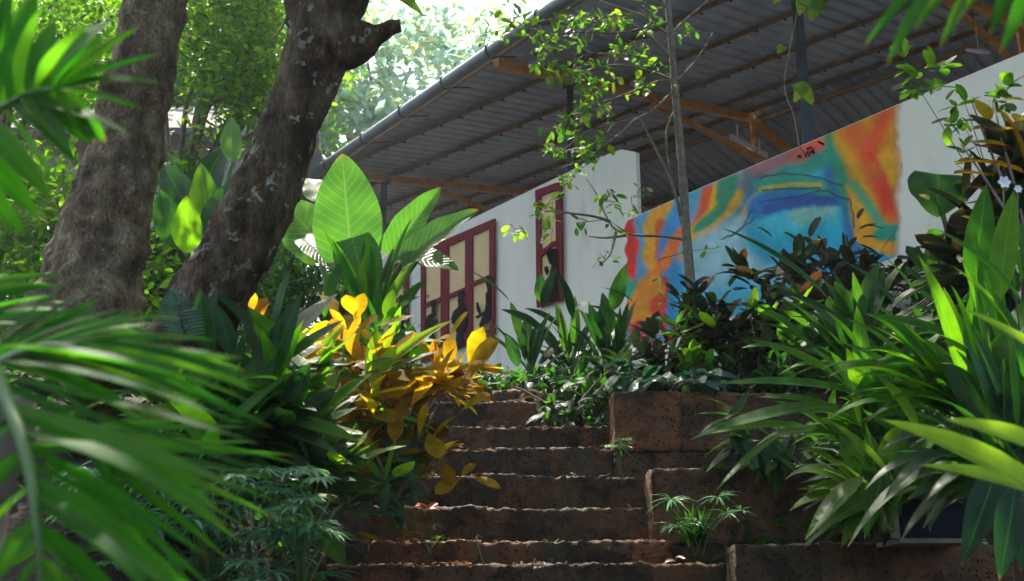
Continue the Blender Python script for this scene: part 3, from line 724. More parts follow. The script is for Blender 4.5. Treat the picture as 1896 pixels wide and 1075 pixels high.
# a head stands on a shoulder line; each one carries a pot on the head or a tool in the hand
def bar(x0, x1, y0, y1, w_=8): return [(x0, y0), (x0, y0 + w_), (x1, y1 + w_), (x1, y1)]
bars = [bar(789, 818, 562, 550), bar(832, 864, 546, 532), bar(877, 909, 522, 508)]
f1 = [circ(803, 562, 6), [(800, 566), (806, 568), (808, 582), (803, 592), (796, 596), (789, 592), (792, 584), (799, 580)], [(790, 590), (806, 592), (802, 612), (808, 634), (818, 640), (790, 650), (786, 632), (787, 606)], [(802, 592), (809, 590), (812, 596), (805, 600)]]
f2 = [circ(854, 545, 7), [(848, 552), (860, 552), (860, 568), (866, 572), (866, 600), (858, 620), (860, 638), (842, 646), (846, 616), (840, 602), (841, 575), (849, 568)], [(840, 575), (845, 590), (838, 600), (835, 592)]]
f3 = [circ(906, 517, 6.5), [(899, 520), (908, 521), (908, 536), (909, 560), (909, 580), (903, 598), (897, 600), (896, 616), (889, 619), (888, 600), (893, 588), (898, 574), (900, 560), (899, 545), (903, 538)],
      [(900, 574), (895, 583), (883, 590), (881, 586), (892, 579)], [(882, 560), (885, 559), (891, 578), (888, 582), (883, 574)]]
window([top, bot] + vert, [[(783, T(783) + 5), (783, B(783) - 5), (916, B(916) - 5), (916, T(916) + 5)]], bars, [f1, f2, f3], 'triple red framed opening showing three black painted figures')
T2 = lambda x: 352 - (x - 995) * .36
B2 = lambda x: 570 - (x - 995) * .28
fr = [[(993, T2(993)), (993, T2(993) + 14), (1041, T2(1041) + 12), (1041, T2(1041))], [(996, B2(996) - 8), (996, B2(996)), (1043, B2(1043)), (1043, B2(1043) - 14)],
      edge([(998, T2(998) + 8), (1000, B2(1000) - 5)], 9), edge([(1036, T2(1036) + 8), (1038, B2(1038) - 5)], 11)]
brs = [[(1000, 466), (1003, 476), (1015, 466), (1022, 458), (1032, 454), (1032, 446), (1024, 448), (1016, 456)]]
f4 = [[(1012, 466), (1020, 460), (1032, 460), (1032, 485), (1026, 492), (1018, 488), (1014, 478)], [(1022, 488), (1032, 484), (1033, 552), (1016, 560), (1010, 545), (1012, 525), (1018, 508)], [(1008, 494), (1014, 492), (1017, 502), (1013, 510), (1009, 502)]]
window(fr, [[(996, T2(996) + 5), (998, B2(998) - 4), (1040, B2(1040) - 4), (1038, T2(1038) + 5)]], brs, [f4], 'narrow single red framed opening with one black painted figure in a hat')
T3 = lambda x: 478 + (757 - x) * .43
fr = [edge([(753, T3(753)), (753, 668)], 9), [(690, T3(690)), (690, T3(690) + 12), (757, T3(757) + 12), (757, T3(757))], [(690, 700), (690, 710), (757, 676), (757, 666)], edge([(694, T3(694)), (694, 700)], 8)]
f5 = [circ(744, 552, 6), [(738, 556), (748, 558), (749, 600), (742, 668), (730, 670), (732, 610), (734, 580)]]
window(fr, [[(692, T3(692) + 4), (692, 702), (755, 672), (755, T3(755) + 4)]], [bar(698, 749, 572, 546)], [f5], 'left red framed opening mostly hidden behind the giant leaves')

# ------------------------------------------------------------------ metal roof
AX = hdirv(-1300); BX = Vector((AX.y, -AX.x, 0)); TH = R(11.5)
SU = BX * math.cos(TH) + Vector((0, 0, math.sin(TH)))
SD_ = BX * math.cos(TH) - Vector((0, 0, math.sin(TH)))
RP0 = P(1475, -70, 10.5)
RN = AX.cross(SU).normalized(); RN = RN if RN.z > 0 else -RN
RN2 = AX.cross(SD_).normalized(); RN2 = RN2 if RN2.z > 0 else -RN2
SR = 4.75
def rp(a, s, h=0.0):
    if s <= SR: return RP0 + AX * a + SU * s + RN * h
    return RP0 + AX * a + SU * SR + SD_ * (s - SR) + (RN2 if s > SR + .01 else (RN + RN2).normalized()) * h
def eave(a): return -.16 + (7.45 - a) * -.2357
A0, A1 = -8.0, 12.6
roof = thing('metal_roof', rp(3.5, SR), 'large corrugated metal canopy roof on steel trusses above the white walls', 'roof')
def sheet(sA, sB):
    mb = MB(); pitch = .2; a = A0; prof = []
    while a < A1:
        prof += [(a, 0), (a + .13, 0), (a + .15, .035), (a + .18, .035)]; a += pitch
    ids = []
    for a, h in prof:
        row = [mb.add(rp(a, sA(a), h + .062)), mb.add(rp(a, (sA(a) + sB) / 2, h + .062)), mb.add(rp(a, sB, h + .062))]
        row2 = [mb.add(rp(a, sA(a), h + .064)), mb.add(rp(a, (sA(a) + sB) / 2, h + .064)), mb.add(rp(a, sB, h + .064))]
        ids.append((row, row2))
    for (p, q), (p2, q2) in zip(ids, ids[1:]):
        for k in range(2):
            mb.face((p[k], p[k + 1], p2[k + 1], p2[k])); mb.face((q[k], q2[k], q2[k + 1], q[k + 1]))
    mb.build('roof_sheet', M['roof_metal'], roof, smooth=False)
sheet(eave, SR - .02)
sheet(lambda a: SR + 5.2, SR + .03)
mb = MB()
for s in (.22, 1.42, 2.65, 3.9): 
    beam(mb, rp(A0, s, .035), rp(A1 - .1, s, .035), .035, .055, RN)
mb.build('purlin_set', M['rust_steel'], roof, smooth=False)
mb = MB()
beam(mb, rp(eave(A0) * 0 + 1.6, eave(1.6) + .12, .03), rp(A1, eave(A1) + .12, .03), .04, .06, RN)
for s in (SR - .16, SR + .22, SR + 1.5, SR + 2.8, SR + 4.1): beam(mb, rp(A0, s, .025), rp(A1 - .1, s, .025), .05, .075, RN if s < SR else RN2)
mb.build('ridge_purlin', M['rust_steel'], roof, smooth=False)
mb = MB()                      # purlin screws and clips
for s in (.22, 1.42, 2.65, 3.9, SR - .16):
    a = A0 + .16
    while a < A1: beam(mb, rp(a, s - .03, -.012), rp(a, s + .03, -.012), .02, .018, RN); a += .4
mb.build('roof_clip', M['dark_metal'], roof, smooth=False)
for a in (12.3, 8.15, 3.5, -.6, -5.0):
    mb = MB()
    e = eave(a) + .1
    beam(mb, rp(a, e, -.06), rp(a, SR - .02, -.06), .10, .11, RN)
    beam(mb, rp(a, SR + .02, -.06), rp(a, SR + 5.1, -.06), .10, .11, RN2)
    k0 = rp(a, 2.7, -.10); rz = rp(a, SR, -.1)
    kb = Vector((rz.x, rz.y, rz.z - .62)); 
    beam(mb, rp(a, 2.1, -.13), kb, .07, .07, (0, 0, 1)); beam(mb, kb, rp(a, SR + SR - 2.1, -.13), .07, .07, (0, 0, 1))
    beam(mb, kb, rz, .07, .07, (0, 1, 0))
    mb.build('truss', M['orange_steel'], roof, smooth=False)
# gutter pipe with hooks
mb = MB(); GP = []
for k in range(30):
    a = 1.2 + (A1 - 1.25) * k / 29; GP.append(rp(a, eave(a) - .10, .0))
tube(mb, GP, .075, 12)
gut = mb.build('gutter_pipe', M['pipe'], roof)
mb = MB()
for a in (2.35, 3.35, 4.4, 5.5, 6.65, 7.9):
    c = rp(a, eave(a) - .10, 0)
    pts = [c + (SU * math.cos(q) + RN * math.sin(q)) * .086 for q in [R(x) for x in range(60, 330, 20)]] + [rp(a, eave(a) + .35, .0)]
    tube(mb, pts, .010, 5)
mb.build('gutter_hook', M['dark_metal'], gut)
def post(a, s, label, zb, grp='dark posts holding the roof'):
    p = rp(a, s, -.12)
    mb = MB(); hw = .045
    box(mb, p.x - hw, p.x + hw, p.y - hw, p.y + hw, zb, p.z)
    box(mb, p.x - .09, p.x + .09, p.y - .09, p.y + .09, p.z + .002, p.z + .014)
    box(mb, p.x - .10, p.x + .10, p.y - .10, p.y + .10, zb - .012, zb + .01)
    o = mb.build('roof_post', M['post_paint'], None, (p.x, p.y, zb), smooth=False); tag(o, label, 'post', grp)
post(-.6 + .62, -.05, 'dark blue steel roof post rising behind the mural wall', 1.8)
post(3.56, .42, 'dark roof post standing behind the white wall, left of the slim sapling', 2.3)
post(8.15, 1.15, 'far dark roof post just right of the tallest giant leaf', 2.6)
# unlit tube light under the middle truss
mb = MB()
p = rp(3.5, SR + .9, -.62)
a_ = P(1352, 251, rp(3.5, SR).y - .6); b_ = P(1420, 286, rp(3.5, SR).y + .3)
beam(mb, a_, b_, .05, .04); beam(mb, a_ + Vector((0, 0, -.04)), b_ + Vector((0, 0, -.04)), .03, .03)
beam(mb, a_ + (b_ - a_) * .2, a_ + (b_ - a_) * .2 + Vector((0, 0, .25)), .02, .02, (0, 1, 0)); beam(mb, a_ + (b_ - a_) * .8, a_ + (b_ - a_) * .8 + Vector((0, 0, .2)), .02, .02, (0, 1, 0))
o = mb.build('tube_light', M['white_plastic'], None, a_, smooth=False); tag(o, 'thin white tube light hung under the orange roof truss', 'light')
a_ = P(1790, 92, 11.8); b_ = P(1832, 97, 12.4)
mb = MB(); tube(mb, [a_, a_ + (b_ - a_) * .5, b_], [.02, .03, .02], 8); tube(mb, [a_ + (b_ - a_) * .5, rp(-.6, 3.2, -.1)], .006, 4)
o = mb.build('hanging_lamp', M['white_plastic'], None, a_); tag(o, 'small white lamp hanging under the roof above the right end of the mural wall', 'lamp')

# unseen concrete terrace behind the walls, added to bounce grey light onto the roof
mb = MB()
q0 = W2.at(2150, 300, -.4); q1 = W1.at(420, 500, -.5); zt_ = 2.62
A_ = Vector((q0.x, q0.y, 0)); B_ = Vector((q1.x, q1.y, 0)); nb = -WN * 15
boxpts(mb, [(A_.x, A_.y, zt_ - 1.2), (A_.x + nb.x, A_.y + nb.y, zt_ - 1.2), (B_.x + nb.x, B_.y + nb.y, zt_ - 1.2), (B_.x, B_.y, zt_ - 1.2), (A_.x, A_.y, zt_), (A_.x + nb.x, A_.y + nb.y, zt_), (B_.x + nb.x, B_.y + nb.y, zt_), (B_.x, B_.y, zt_)])
o = mb.build('bounce_terrace', M['concrete_pale'], None, (3, 14, zt_), smooth=False); tag(o, 'pale concrete terrace floor under the metal roof', kind='structure')
# ------------------------------------------------------------------ vegetation helpers
def U(a, b): return random.uniform(a, b)
def E(mb, bx, by, tx, ty, w_, Y0, Y1=None, shape='strap', bend=.1, face=.5, fold=.3, n=8, r=None, **k):
    """a blade given by its base and tip in photo pixels, each with its own distance"""
    Y1 = Y0 if Y1 is None else Y1
    leaf(mb, P(bx, by, Y0), P(tx, ty, Y1), PX(w_, (Y0 + Y1) / 2), up=(U(-.15, .15), -face, 1 - face * .75), bend=bend, fold=fold, shape=shape, n=n, r=r, **k)
def plant(name, base, label, cat, group=None): return thing(name, P(*base), label, cat, group)
def stems(par, base, tips, r0=.012, mat='green_stem', name='stem', sag=.15):
    mb = MB(); b = Vector(base)
    for q in tips:
        q = Vector(q); c = (b + q) / 2 + Vector((U(-.05, .05), U(-.05, .05), sag * (q - b).length))
        tube(mb, [b + Vector((U(-.03, .03), U(-.03, .03), -.05)), bez(b, c, q, .35), bez(b, c, q, .7), q], [r0, r0 * .8, r0 * .6, r0 * .35], 5)
    return mb.build(name, M[mat], par)
def shrub(name, label, cat, base, ell, n, L, W, shape, mat, nst=10, group=None, r0=.010, down=.0, stemmat='twig', face=.35, bend=.1, nseg=5, out=.8, extra=None):
    """leafy shrub: leaves in short sprays at twig ends inside ellipses given in photo pixels"""
    t = plant(name, base, label, cat, group)
    bl = P(*base)
    mb = MB(); tips = []
    tot = sum(e[2] * e[3] for e in ell)
    for (cx, cy, rx, ry, Y, dY) in ell:
        C = P(cx, cy, Y); k = max(1, int(n * rx * ry / tot / 5))
        for _ in range(k):
            while True:
                u, v, w_ = U(-1, 1), U(-1, 1), U(-1, 1)
                if u * u + v * v + w_ * w_ < 1: break
            q = P(cx + u * rx, cy + v * ry, Y + w_ * dY); tips.append(q)
            dv = (q - C); dv = dv.normalized() if dv.length > .01 else Vector((0, 0, 1))
            ax = (dv * out + Vector((U(-.5, .5), U(-.5, .5), U(0, .6) - down))).normalized()
            for i in range(random.randint(3, 7)):
                d = (ax * .5 + Vector((U(-1, 1), U(-1, 1), U(-.7, .7) - down))).normalized()
                l = L * U(.6, 1.25); s = q + ax * U(-.5, .4) * L * .7
                leaf(mb, s, s + d * l, W * U(.75, 1.2) * l / L, up=(U(-.5, .5), -face + U(-.4, .4), 1), bend=bend * U(-.4, 1.4), fold=U(.05, .4), shape=shape, n=nseg, nc=1)
    if extra: extra(mb)
    mb.build('foliage', M[mat], t)
    random.shuffle(tips)
    stems(t, bl, tips[:nst] if nst < len(tips) else tips, r0, stemmat)
    return t
def straps(name, label, cat, base, n, Lr, W, mat, spread=(-80, 80), depth=.6, droop=.35, shape='strap', group=None, explicit=None, stalks=4, foot=.06, face=.4):
    """a clump of long blades rising and arching from one foot; lengths and widths in photo pixels"""
    t = plant(name, base, label, cat, group); b = P(*base); Y = base[2]
    mb = MB(); tips = []
    for _ in range(n):
        an = R(U(*spread)); l = PX(U(*Lr), Y); dz = U(-depth, depth)
        d = Vector((math.sin(an), dz * .8, math.cos(an))).normalized()
        s = b + Vector((U(-1, 1) * foot, U(-1, 1) * foot, U(0, .5) * l * .5)) + d * (l * U(0, .35))
        tip = s + d * l + Vector((0, 0, -droop * l * abs(math.sin(an)) * U(.3, 1.4)))
        ctl = s + d * l * .55 + Vector((0, 0, droop * l * .35))
        leaf(mb, s, tip, PX(W, Y) * U(.7, 1.2), up=(U(-.3, .3), -face, .8), fold=U(.15, .5), shape=shape, n=8, ctl=ctl); tips.append(s)
    if explicit:
        for e in explicit: E(mb, *e[:5], **e[5]) if isinstance(e[-1], dict) else E(mb, *e)
    mb.build('foliage', M[mat], t)
    if stalks: stems(t, b, tips[:stalks], .012, 'green_stem')
    return t

# ------------------------------------------------------------------ the two big trees
random.seed(11)
def crown_pts(cs, per, rad, seed):
    pts = blobs(cs, per, rad, seed)
    ok = pts[:, 2] > pts[:, 1] * .605 + .35
    return pts[ok]
def big_tree(name, label, path, Y, mat, leafm, crown, seed, extra=None):
    base = P(path[0][0], path[0][1], Y[0])
    t = thing(name, base, label, 'tree')
    pts = [P(x, y, yy) for (x, y, hw), yy in zip(path, Y)]; rad = [PX(hw, yy) for (x, y, hw), yy in zip(path, Y)]
    mb = MB(); 
    top = pts[-1]
    tube(mb, pts, rad, 64, .19, 5.5, sub=14)
    for i, v in enumerate(mb.v):
        q = Vector(v); k = noise.noise(q * 17) * .012 + noise.noise(q * 38) * .006; c = pts[min(range(len(pts)), key=lambda j: abs(pts[j].z - q.z))]; mb.v[i] = tuple(q + (q - c).normalized() * k)
    tr = mb.build('trunk', M[mat], t)
    mb = MB()
    cs = []
    for (cx, cy, cz) in crown:
        c = Vector((cx, cy, cz)); m1 = (top + c) / 2 + Vector((U(-.4, .4), U(-.4, .4), U(0, .5)))
        tube(mb, [top - Vector((0, 0, .3)), (top + m1) / 2 + Vector((0, 0, .1)), m1, c], [rad[-1] * .6, rad[-1] * .42, rad[-1] * .3, .03], 10, .1, 4, sub=3)
        for _ in range(9):
            q = c + Vector((U(-1.1, 1.1), U(-1.1, 1.1), U(-.5, .6)))
            if q.z < q.y * .62 + .6: q.z = q.y * .62 + .7
            tube(mb, [m1 + (c - m1) * U(.3, 1), (c + q) / 2 + Vector((0, 0, .1)), q], [.03, .018, .006], 5); cs.append(tuple(q))
    if extra: extra(mb)
    mb.build('limb', M[mat], t)
    L = crown_pts(cs, 34, .3, seed)
    leafcloud('crown', L, .17, M[leafm], t, aspect=.45, droop=.5, seed=seed)
    return t
CR1 = [(-3.4, 5.5, 5.6), (-2.4, 6.8, 6.4), (-3.6, 8.4, 7.4), (-1.8, 4.6, 5.2), (-4.8, 7, 6.6), (-2.1, 3.3, 4.6), (-3.0, 4.0, 5.0)]  # crown out of view; nearest clumps added to shade the left palms
CR2 = [(-.6, 8.2, 6.9), (.6, 9.4, 7.4), (-.9, 12.0, 8.6), (.4, 12.2, 8.7), (-.2, 11.4, 8.2), (.9, 7.4, 6.6), (2.1, 8.6, 7.2), (.2, 5.6, 5.6), (-.9, 6.2, 5.6), (1.7, 6.2, 5.8), (-.9, 3.2, 4.7), (.3, 3.3, 4.8), (1.4, 3.8, 5.0), (2.4, 4.8, 5.4), (.9, 4.8, 5.2), (1.8, 2.8, 4.4)]  # out of view; clumps added to shade the stair head, dracaenas and foreground
big_tree('leaning_tree', 'thick pale brown leaning trunk at left with a broad flaring foot', [(128, 690, 150), (150, 610, 112), (168, 530, 96), (192, 430, 84), (212, 350, 78), (240, 240, 68), (262, 130, 64), (288, 0, 62), (300, -90, 60), (330, -260, 56)],
         [5.3, 5.3, 5.35, 5.4, 5.4, 5.5, 5.5, 5.6, 5.6, 5.7], 'bark_pale', 'mid', CR1, 3)
def stub(mb):
    a = P(610, 70, 4.8); b = P(742, 47, 4.7)
    tube(mb, [a, P(650, 78, 4.75), P(700, 62, 4.7), P(725, 50, 4.7), b], [.17, .13, .045, .035, .028], 16, .22, 9, sub=4)
    tube(mb, [P(600, 60, 4.8), P(640, -20, 4.75), P(672, -120, 4.7), P(690, -260, 4.7)], [.14, .12, .10, .08], 18, .14, 6, sub=5)
    for (x, y) in ((507, 330), (560, 150)):
        c = P(x, y, 4.66); tube(mb, [c + Vector((0, .16, 0)), c + Vector((0, .05, 0)), c], [.09, .07, .03], 12, .35, 12)
big_tree('leaning_tree', 'dark knotty trunk with white lichen spots, leaning right and forking beside a broken stub', [(330, 690, 100), (352, 630, 82), (388, 560, 72), (427, 480, 68), (484, 372, 68), (512, 298, 62), (550, 200, 60), (585, 110, 68), (598, 40, 74), (580, -60, 60), (560, -260, 48)],
         [4.9, 4.9, 4.85, 4.8, 4.8, 4.8, 4.8, 4.8, 4.8, 4.8, 4.85], 'bark', 'mid', CR2, 4, stub)

# ------------------------------------------------------------------ background trees and shrubs, left
def pxclumps(ell, n):
    out = []
    tot = sum(e[2] * e[3] for e in ell)
    for (cx, cy, rx, ry, Y, dY) in ell:
        for _ in range(max(1, int(n * rx * ry / tot))):
            while True:
                u, v = U(-1, 1), U(-1, 1)
                if u * u + v * v < 1: break
            out.append(tuple(P(cx + u * rx, cy + v * ry, Y + U(-dY, dY))))
    return out
def bgtree(name, label, foot, ell, nclump, per, rad, size, leafm, barkm='twig', seed=1, tw=.12, aspect=.45, cat='tree', group=None, limbs=12, droop=.5):
    fx, fy = foot[0], foot[1]; fz = ground(fx, fy)
    t = thing(name, (fx, fy, fz), label, cat, group)
    cs = pxclumps(ell, nclump)
    L = blobs(cs, per, rad, seed)
    leafcloud('crown', L, size, M[leafm], t, aspect=aspect, seed=seed, droop=droop)
    mb = MB(); b = Vector((fx, fy, fz - .1))
    cc = [Vector(c) for c in cs]; mean = sum(cc, Vector()) / len(cc)
    fork = b + (mean - b) * .45; 
    tube(mb, [b, (b + fork) / 2 + Vector((U(-.2, .2), 0, 0)), fork], [tw, tw * .8, tw * .65], 10, .12, 4, sub=3)
    for c in random.sample(cc, min(limbs, len(cc))):
        m1 = (fork + c) / 2 + Vector((U(-.3, .3), U(-.3, .3), U(0, .5)))
        tube(mb, [fork - Vector((0, 0, .1)), m1, c], [tw * .45, tw * .25, .012], 6, sub=2)
    mb.build('trunk', M[barkm], t)
    return t
random.seed(21)
bgtree('broadleaf_tree', 'sunlit yellow green small leaved tree filling the gap between the two leaning trunks', (-3.6, 10.5), [(430, 60, 110, 110, 10, 1.2), (450, 180, 70, 70, 10, 1), (400, -60, 120, 80, 10, 1)], 120, 95, .2, .075, 'sapling', seed=5, tw=.1)
bgtree('broadleaf_tree', 'shadier small leaved tree behind the left palm, top left corner', (-6.0, 11.5), [(90, 40, 150, 90, 11.2, 1.2), (60, 130, 110, 60, 11, 1)], 90, 70, .24, .085, 'mid', seed=6, tw=.12)
bgtree('backdrop_tree', 'dense shaded tree closing the view behind the grey house, top left', (-8.5, 21), [(250, 120, 330, 190, 20.5, 1.5), (60, 330, 140, 120, 20, 1), (480, 200, 90, 150, 20.5, 1), (330, 230, 110, 70, 19.8, .5)], 270, 60, .5, .24, 'mid', seed=31, tw=.25)
bgtree('garden_shrub', 'low dark green shrub at the foot of the left trunk, left edge', (-4.6, 9.2), [(60, 420, 110, 120, 9.2, .8), (60, 560, 120, 70, 8.6, .7), (300, 560, 60, 60, 8.5, .6)], 110, 60, .18, .09, 'mid', seed=7, tw=.05, cat='shrub')
bgtree('garden_shrub', 'dark small leaved shrub under the giant leaves, right of the dark trunk', (-1.9, 8.4), [(540, 520, 80, 55, 8.2, .5), (500, 600, 60, 40, 7.8, .4), (640, 560, 60, 60, 8.4, .4)], 70, 60, .12, .06, 'dark_green', seed=8, tw=.03, cat='shrub')
bgtree('garden_shrub', 'shaded shrub between the two trunks below the broad leaves', (-3.0, 8.6), [(330, 500, 70, 80, 9, .5), (340, 350, 50, 36, 9.8, .5)], 50, 60, .16, .09, 'dark_green', seed=9, tw=.04, cat='shrub')
bgtree('hazy_tree', 'pale blue green tree against the white sky above the gutter', (-2.8, 25), [(740, 140, 150, 110, 24, 2), (640, 240, 90, 70, 23, 1.5), (840, 50, 90, 50, 24, 2), (600, 60, 90, 100, 25, 2)], 120, 26, .36, .32, 'haze_pale_leaf', seed=12, tw=.25, aspect=.55)
bgtree('hazy_tree', 'distant pale tree glimpsed behind the yellow green leaves, far left', (-11, 24), [(200, 150, 260, 170, 24, 3), (450, 300, 150, 100, 24, 2)], 80, 28, .6, .36, 'haze_pale_leaf', seed=13, tw=.25, aspect=.55)
# pale building on the slope, seen in scraps between leaves
hb = thing('hillside_house', (-5.6, 15.5, ground(-5.6, 15.5)), 'grey walled house with a sloping tiled roof, seen in scraps behind the left trunk', 'house')
mb = MB(); a, b = P(40, 420, 15), P(470, 420, 15); z1 = P(0, 250, 15).z
box(mb, a.x, b.x, 15, 19, 2.0, z1); mb.build('wall_body', M['concrete'], hb, smooth=False)
mb = MB(); mid_ = (a.x + b.x) / 2
for s in (0, 1):
    y0, y1, zA, zB = (14.4, 17, z1 - .25, z1 + 1.3) if s == 0 else (17, 19.6, z1 + 1.3, z1 - .25)
    boxpts(mb, [(a.x - .4, y0, zA), (b.x + .4, y0, zA), (b.x + .4, y1, zB), (a.x - .4, y1, zB), (a.x - .4, y0, zA + .1), (b.x + .4, y0, zA + .1), (b.x + .4, y1, zB + .1), (a.x - .4, y1, zB + .1)])
mb.build('roof', M['tile'], hb, smooth=False)
mb = MB(); 
boxpts(mb, [P(372, 330, 13), P(500, 210, 13), P(500, 210, 13.15), P(372, 330, 13.15), P(372, 300, 13), P(500, 180, 13), P(500, 180, 13.15), P(372, 300, 13.15)])
o = mb.build('stair_parapet', M['concrete'], hb, smooth=False)
# trees behind the roof and beyond the walls, for depth
for i, (x, y, lab) in enumerate([(8, 34, 'far dark tree hidden behind the metal roof, right side'), (-18, 30, 'far tree beyond the left edge of the garden')]):
    t = thing('far_tree', (x, y, ground(x, y)), lab, 'tree')
    rg = np.random.default_rng(i); cs = [(x + U(-3, 3), y + U(-2, 2), ground(x, y) + U(4, 9)) for _ in range(60)]
    leafcloud('crown', blobs(cs, 30, .7, i), .4, M['mid'], t, seed=i)
    mb = MB(); b = Vector((x, y, ground(x, y))); tube(mb, [b, b + Vector((.2, 0, 3)), b + Vector((0, 0, 6))], [.3, .22, .12], 10); mb.build('trunk', M['bark'], t)

# ------------------------------------------------------------------ giant taro and broad leaves
random.seed(31)
tb = (655, 640, 6.6)
taro = plant('giant_taro', tb, 'giant taro with huge sunlit ribbed leaves beside the dark trunk', 'plant')
def big_leaf(par, bx, by, tx, ty, w_, Y0, Y1, shape='heart', face=.9, bend=.06, fold=.12, mat='taro', stalk=None, wave=.022, up=None, r=None):
    mb = MB()
    leaf(mb, P(bx, by, Y0), P(tx, ty, Y1), PX(w_, (Y0 + Y1) / 2), up=up or (U(-.1, .1), -face, 1 - face), bend=bend, fold=fold, shape=shape, n=22, nc=5, wave=wave, r=r)
    l = mb.build('leaf', M[mat], par)
    if stalk:
        mb = MB(); pts = [P(*q) for q in stalk] ; tube(mb, pts, [.030 - .014 * i / (len(pts) - 1) for i in range(len(pts))], 8, sub=4)
        mb.build('leaf_stalk', M['green_stem'], l)
    return l
big_leaf(taro, 652, 482, 634, 284, 138, 6.5, 6.45, face=.85, stalk=[(655, 640, 6.6), (652, 560, 6.55), (650, 440, 6.49)])
big_leaf(taro, 722, 474, 818, 345, 70, 6.45, 6.3, face=.7, fold=.35, stalk=[(665, 640, 6.6), (690, 560, 6.5), (730, 462, 6.42)])
big_leaf(taro, 745, 490, 886, 388, 82, 6.2, 6.0, face=.6, fold=.3, stalk=[(670, 640, 6.6), (715, 560, 6.4), (780, 470, 6.15)], r=.1)
big_leaf(taro, 612, 470, 520, 372, 120, 6.8, 6.9, face=.7, stalk=[(650, 640, 6.6), (615, 560, 6.7), (585, 440, 6.8)])
big_leaf(taro, 652, 440, 690, 575, 92, 6.35, 6.3, face=.8, stalk=[(658, 640, 6.6), (655, 560, 6.5), (656, 470, 6.37)])
big_leaf(taro, 600, 372, 566, 330, 60, 7.0, 7.2, face=.5)
big_leaf(taro, 740, 470, 850, 500, 70, 6.35, 6.25, face=.05, fold=.2, up=(-.25, -.63, .74), stalk=[(668, 640, 6.6), (700, 560, 6.55), (750, 480, 6.52)])
big_leaf(taro, 700, 480, 808, 428, 46, 6.6, 6.6, face=.05, fold=.2, up=(-.25, -.63, .74))
big_leaf(taro, 560, 440, 620, 500, 50, 6.7, 6.5, face=.1, fold=.2, up=(-.25, -.63, .74))
bt = (350, 500, 7.6)
bp_ = plant('broad_leaf_plant', bt, 'plant with broad dark green paddle leaves between the two trunks', 'plant')
for q in [(365, 420, 300, 300, 70, 7.6, 7.8), (340, 430, 420, 262, 80, 7.8, 8), (390, 440, 372, 300, 62, 7.5, 7.6), (330, 460, 296, 350, 60, 7.4, 7.4), (380, 440, 440, 330, 66, 7.4, 7.3), (350, 470, 345, 360, 60, 7.2, 7.1)]:
    big_leaf(bp_, *q, shape='lance', face=U(.4, .9), mat=random.choice(['dark_green', 'strap', 'strap']), fold=.25, stalk=[bt, ((bt[0] + q[0]) / 2, (bt[1] + q[1]) / 2, 7.6), (q[0], q[1], q[5])])
big_leaf(bp_, 430, 300, 428, 215, 44, 7.6, 7.7, shape='lance', mat='taro', face=.9, stalk=[bt, (400, 400, 7.6), (430, 300, 7.6)])
straps('strap_leaf_plant', 'tall strap leaves rising at the foot of the giant taro', 'plant', (690, 640, 6.2), 10, (120, 200), 34, 'strap', (-35, 45), .3, .2, shape='lance',
       explicit=[(705, 600, 772, 480, 34, 6.1, 6.0, 'lance'), (720, 590, 780, 548, 34, 6.0, 5.9, 'lance'), (600, 590, 640, 470, 30, 6.3, 6.3, 'lance')])
# ------------------------------------------------------------------ yellow crotons on the left bank
random.seed(44)
YL = [(830, 690, 905, 668, 34), (800, 720, 868, 705, 26), (745, 800, 800, 770, 26), (760, 720, 700, 745, 30), (660, 590, 640, 545, 30), (655, 600, 675, 542, 28), (590, 545, 625, 575, 26), (690, 605, 756, 590, 26), (650, 620, 700, 585, 30), (820, 640, 868, 575, 34), (800, 640, 835, 625, 20), (860, 700, 925, 630, 46), (870, 700, 895, 645, 36),
      (770, 690, 856, 675, 32), (700, 690, 780, 705, 24), (650, 665, 700, 690, 28), (850, 765, 910, 730, 26), (885, 725, 905, 745, 22), (620, 740, 690, 735, 24), (630, 765, 688, 755, 22), (790, 795, 815, 850, 34), (815, 845, 850, 815, 22), (780, 865, 808, 835, 24),
      (820, 850, 836, 900, 26), (850, 885, 880, 857, 22), (855, 885, 805, 915, 32), (868, 882, 928, 905, 18), (650, 850, 715, 835, 22), (655, 870, 700, 880, 18), (650, 800, 690, 830, 24), (735, 745, 730, 820, 30), (455, 600, 495, 550, 26), (480, 605, 500, 560, 26), (640, 985, 708, 1005, 14),
      (560, 700, 600, 640, 30), (700, 640, 660, 610, 26), (740, 640, 700, 660, 26), (720, 660, 765, 640, 24), (600, 690, 560, 650, 28)]
def yex(sub, Yc):
    def f(mb):
        for (bx, by, tx, ty, w_) in sub:
            E(mb, bx, by, tx, ty, w_, Yc + U(-.1, .15), Yc + U(-.25, .05), shape='spoon', bend=U(-.05, .14), face=U(.3, .8), fold=U(.05, .25), r=random.choice([.36, .42, .48, .52, .58, .65, .3, .8]), nc=2)
    return f
shrub('croton_bush', 'croton with golden orange spoon shaped leaves below the giant taro', 'shrub', (690, 800, 5.6), [(650, 630, 80, 45, 5.6, .25), (650, 710, 80, 60, 5.6, .25), (790, 690, 80, 35, 5.6, .2), (720, 770, 60, 40, 5.5, .2)], 165, .22, .078, 'spoon', 'yellow', 26, extra=yex(YL[:20], 5.4), face=.5)
shrub('garden_shrub', 'fresh green leaves growing up through the golden croton', 'shrub', (680, 840, 5.6), [(680, 660, 110, 70, 5.65, .2), (700, 770, 90, 60, 5.5, .2)], 110, .18, .06, 'lance', 'strap', 10, stemmat='green_stem', face=.6, nseg=6)
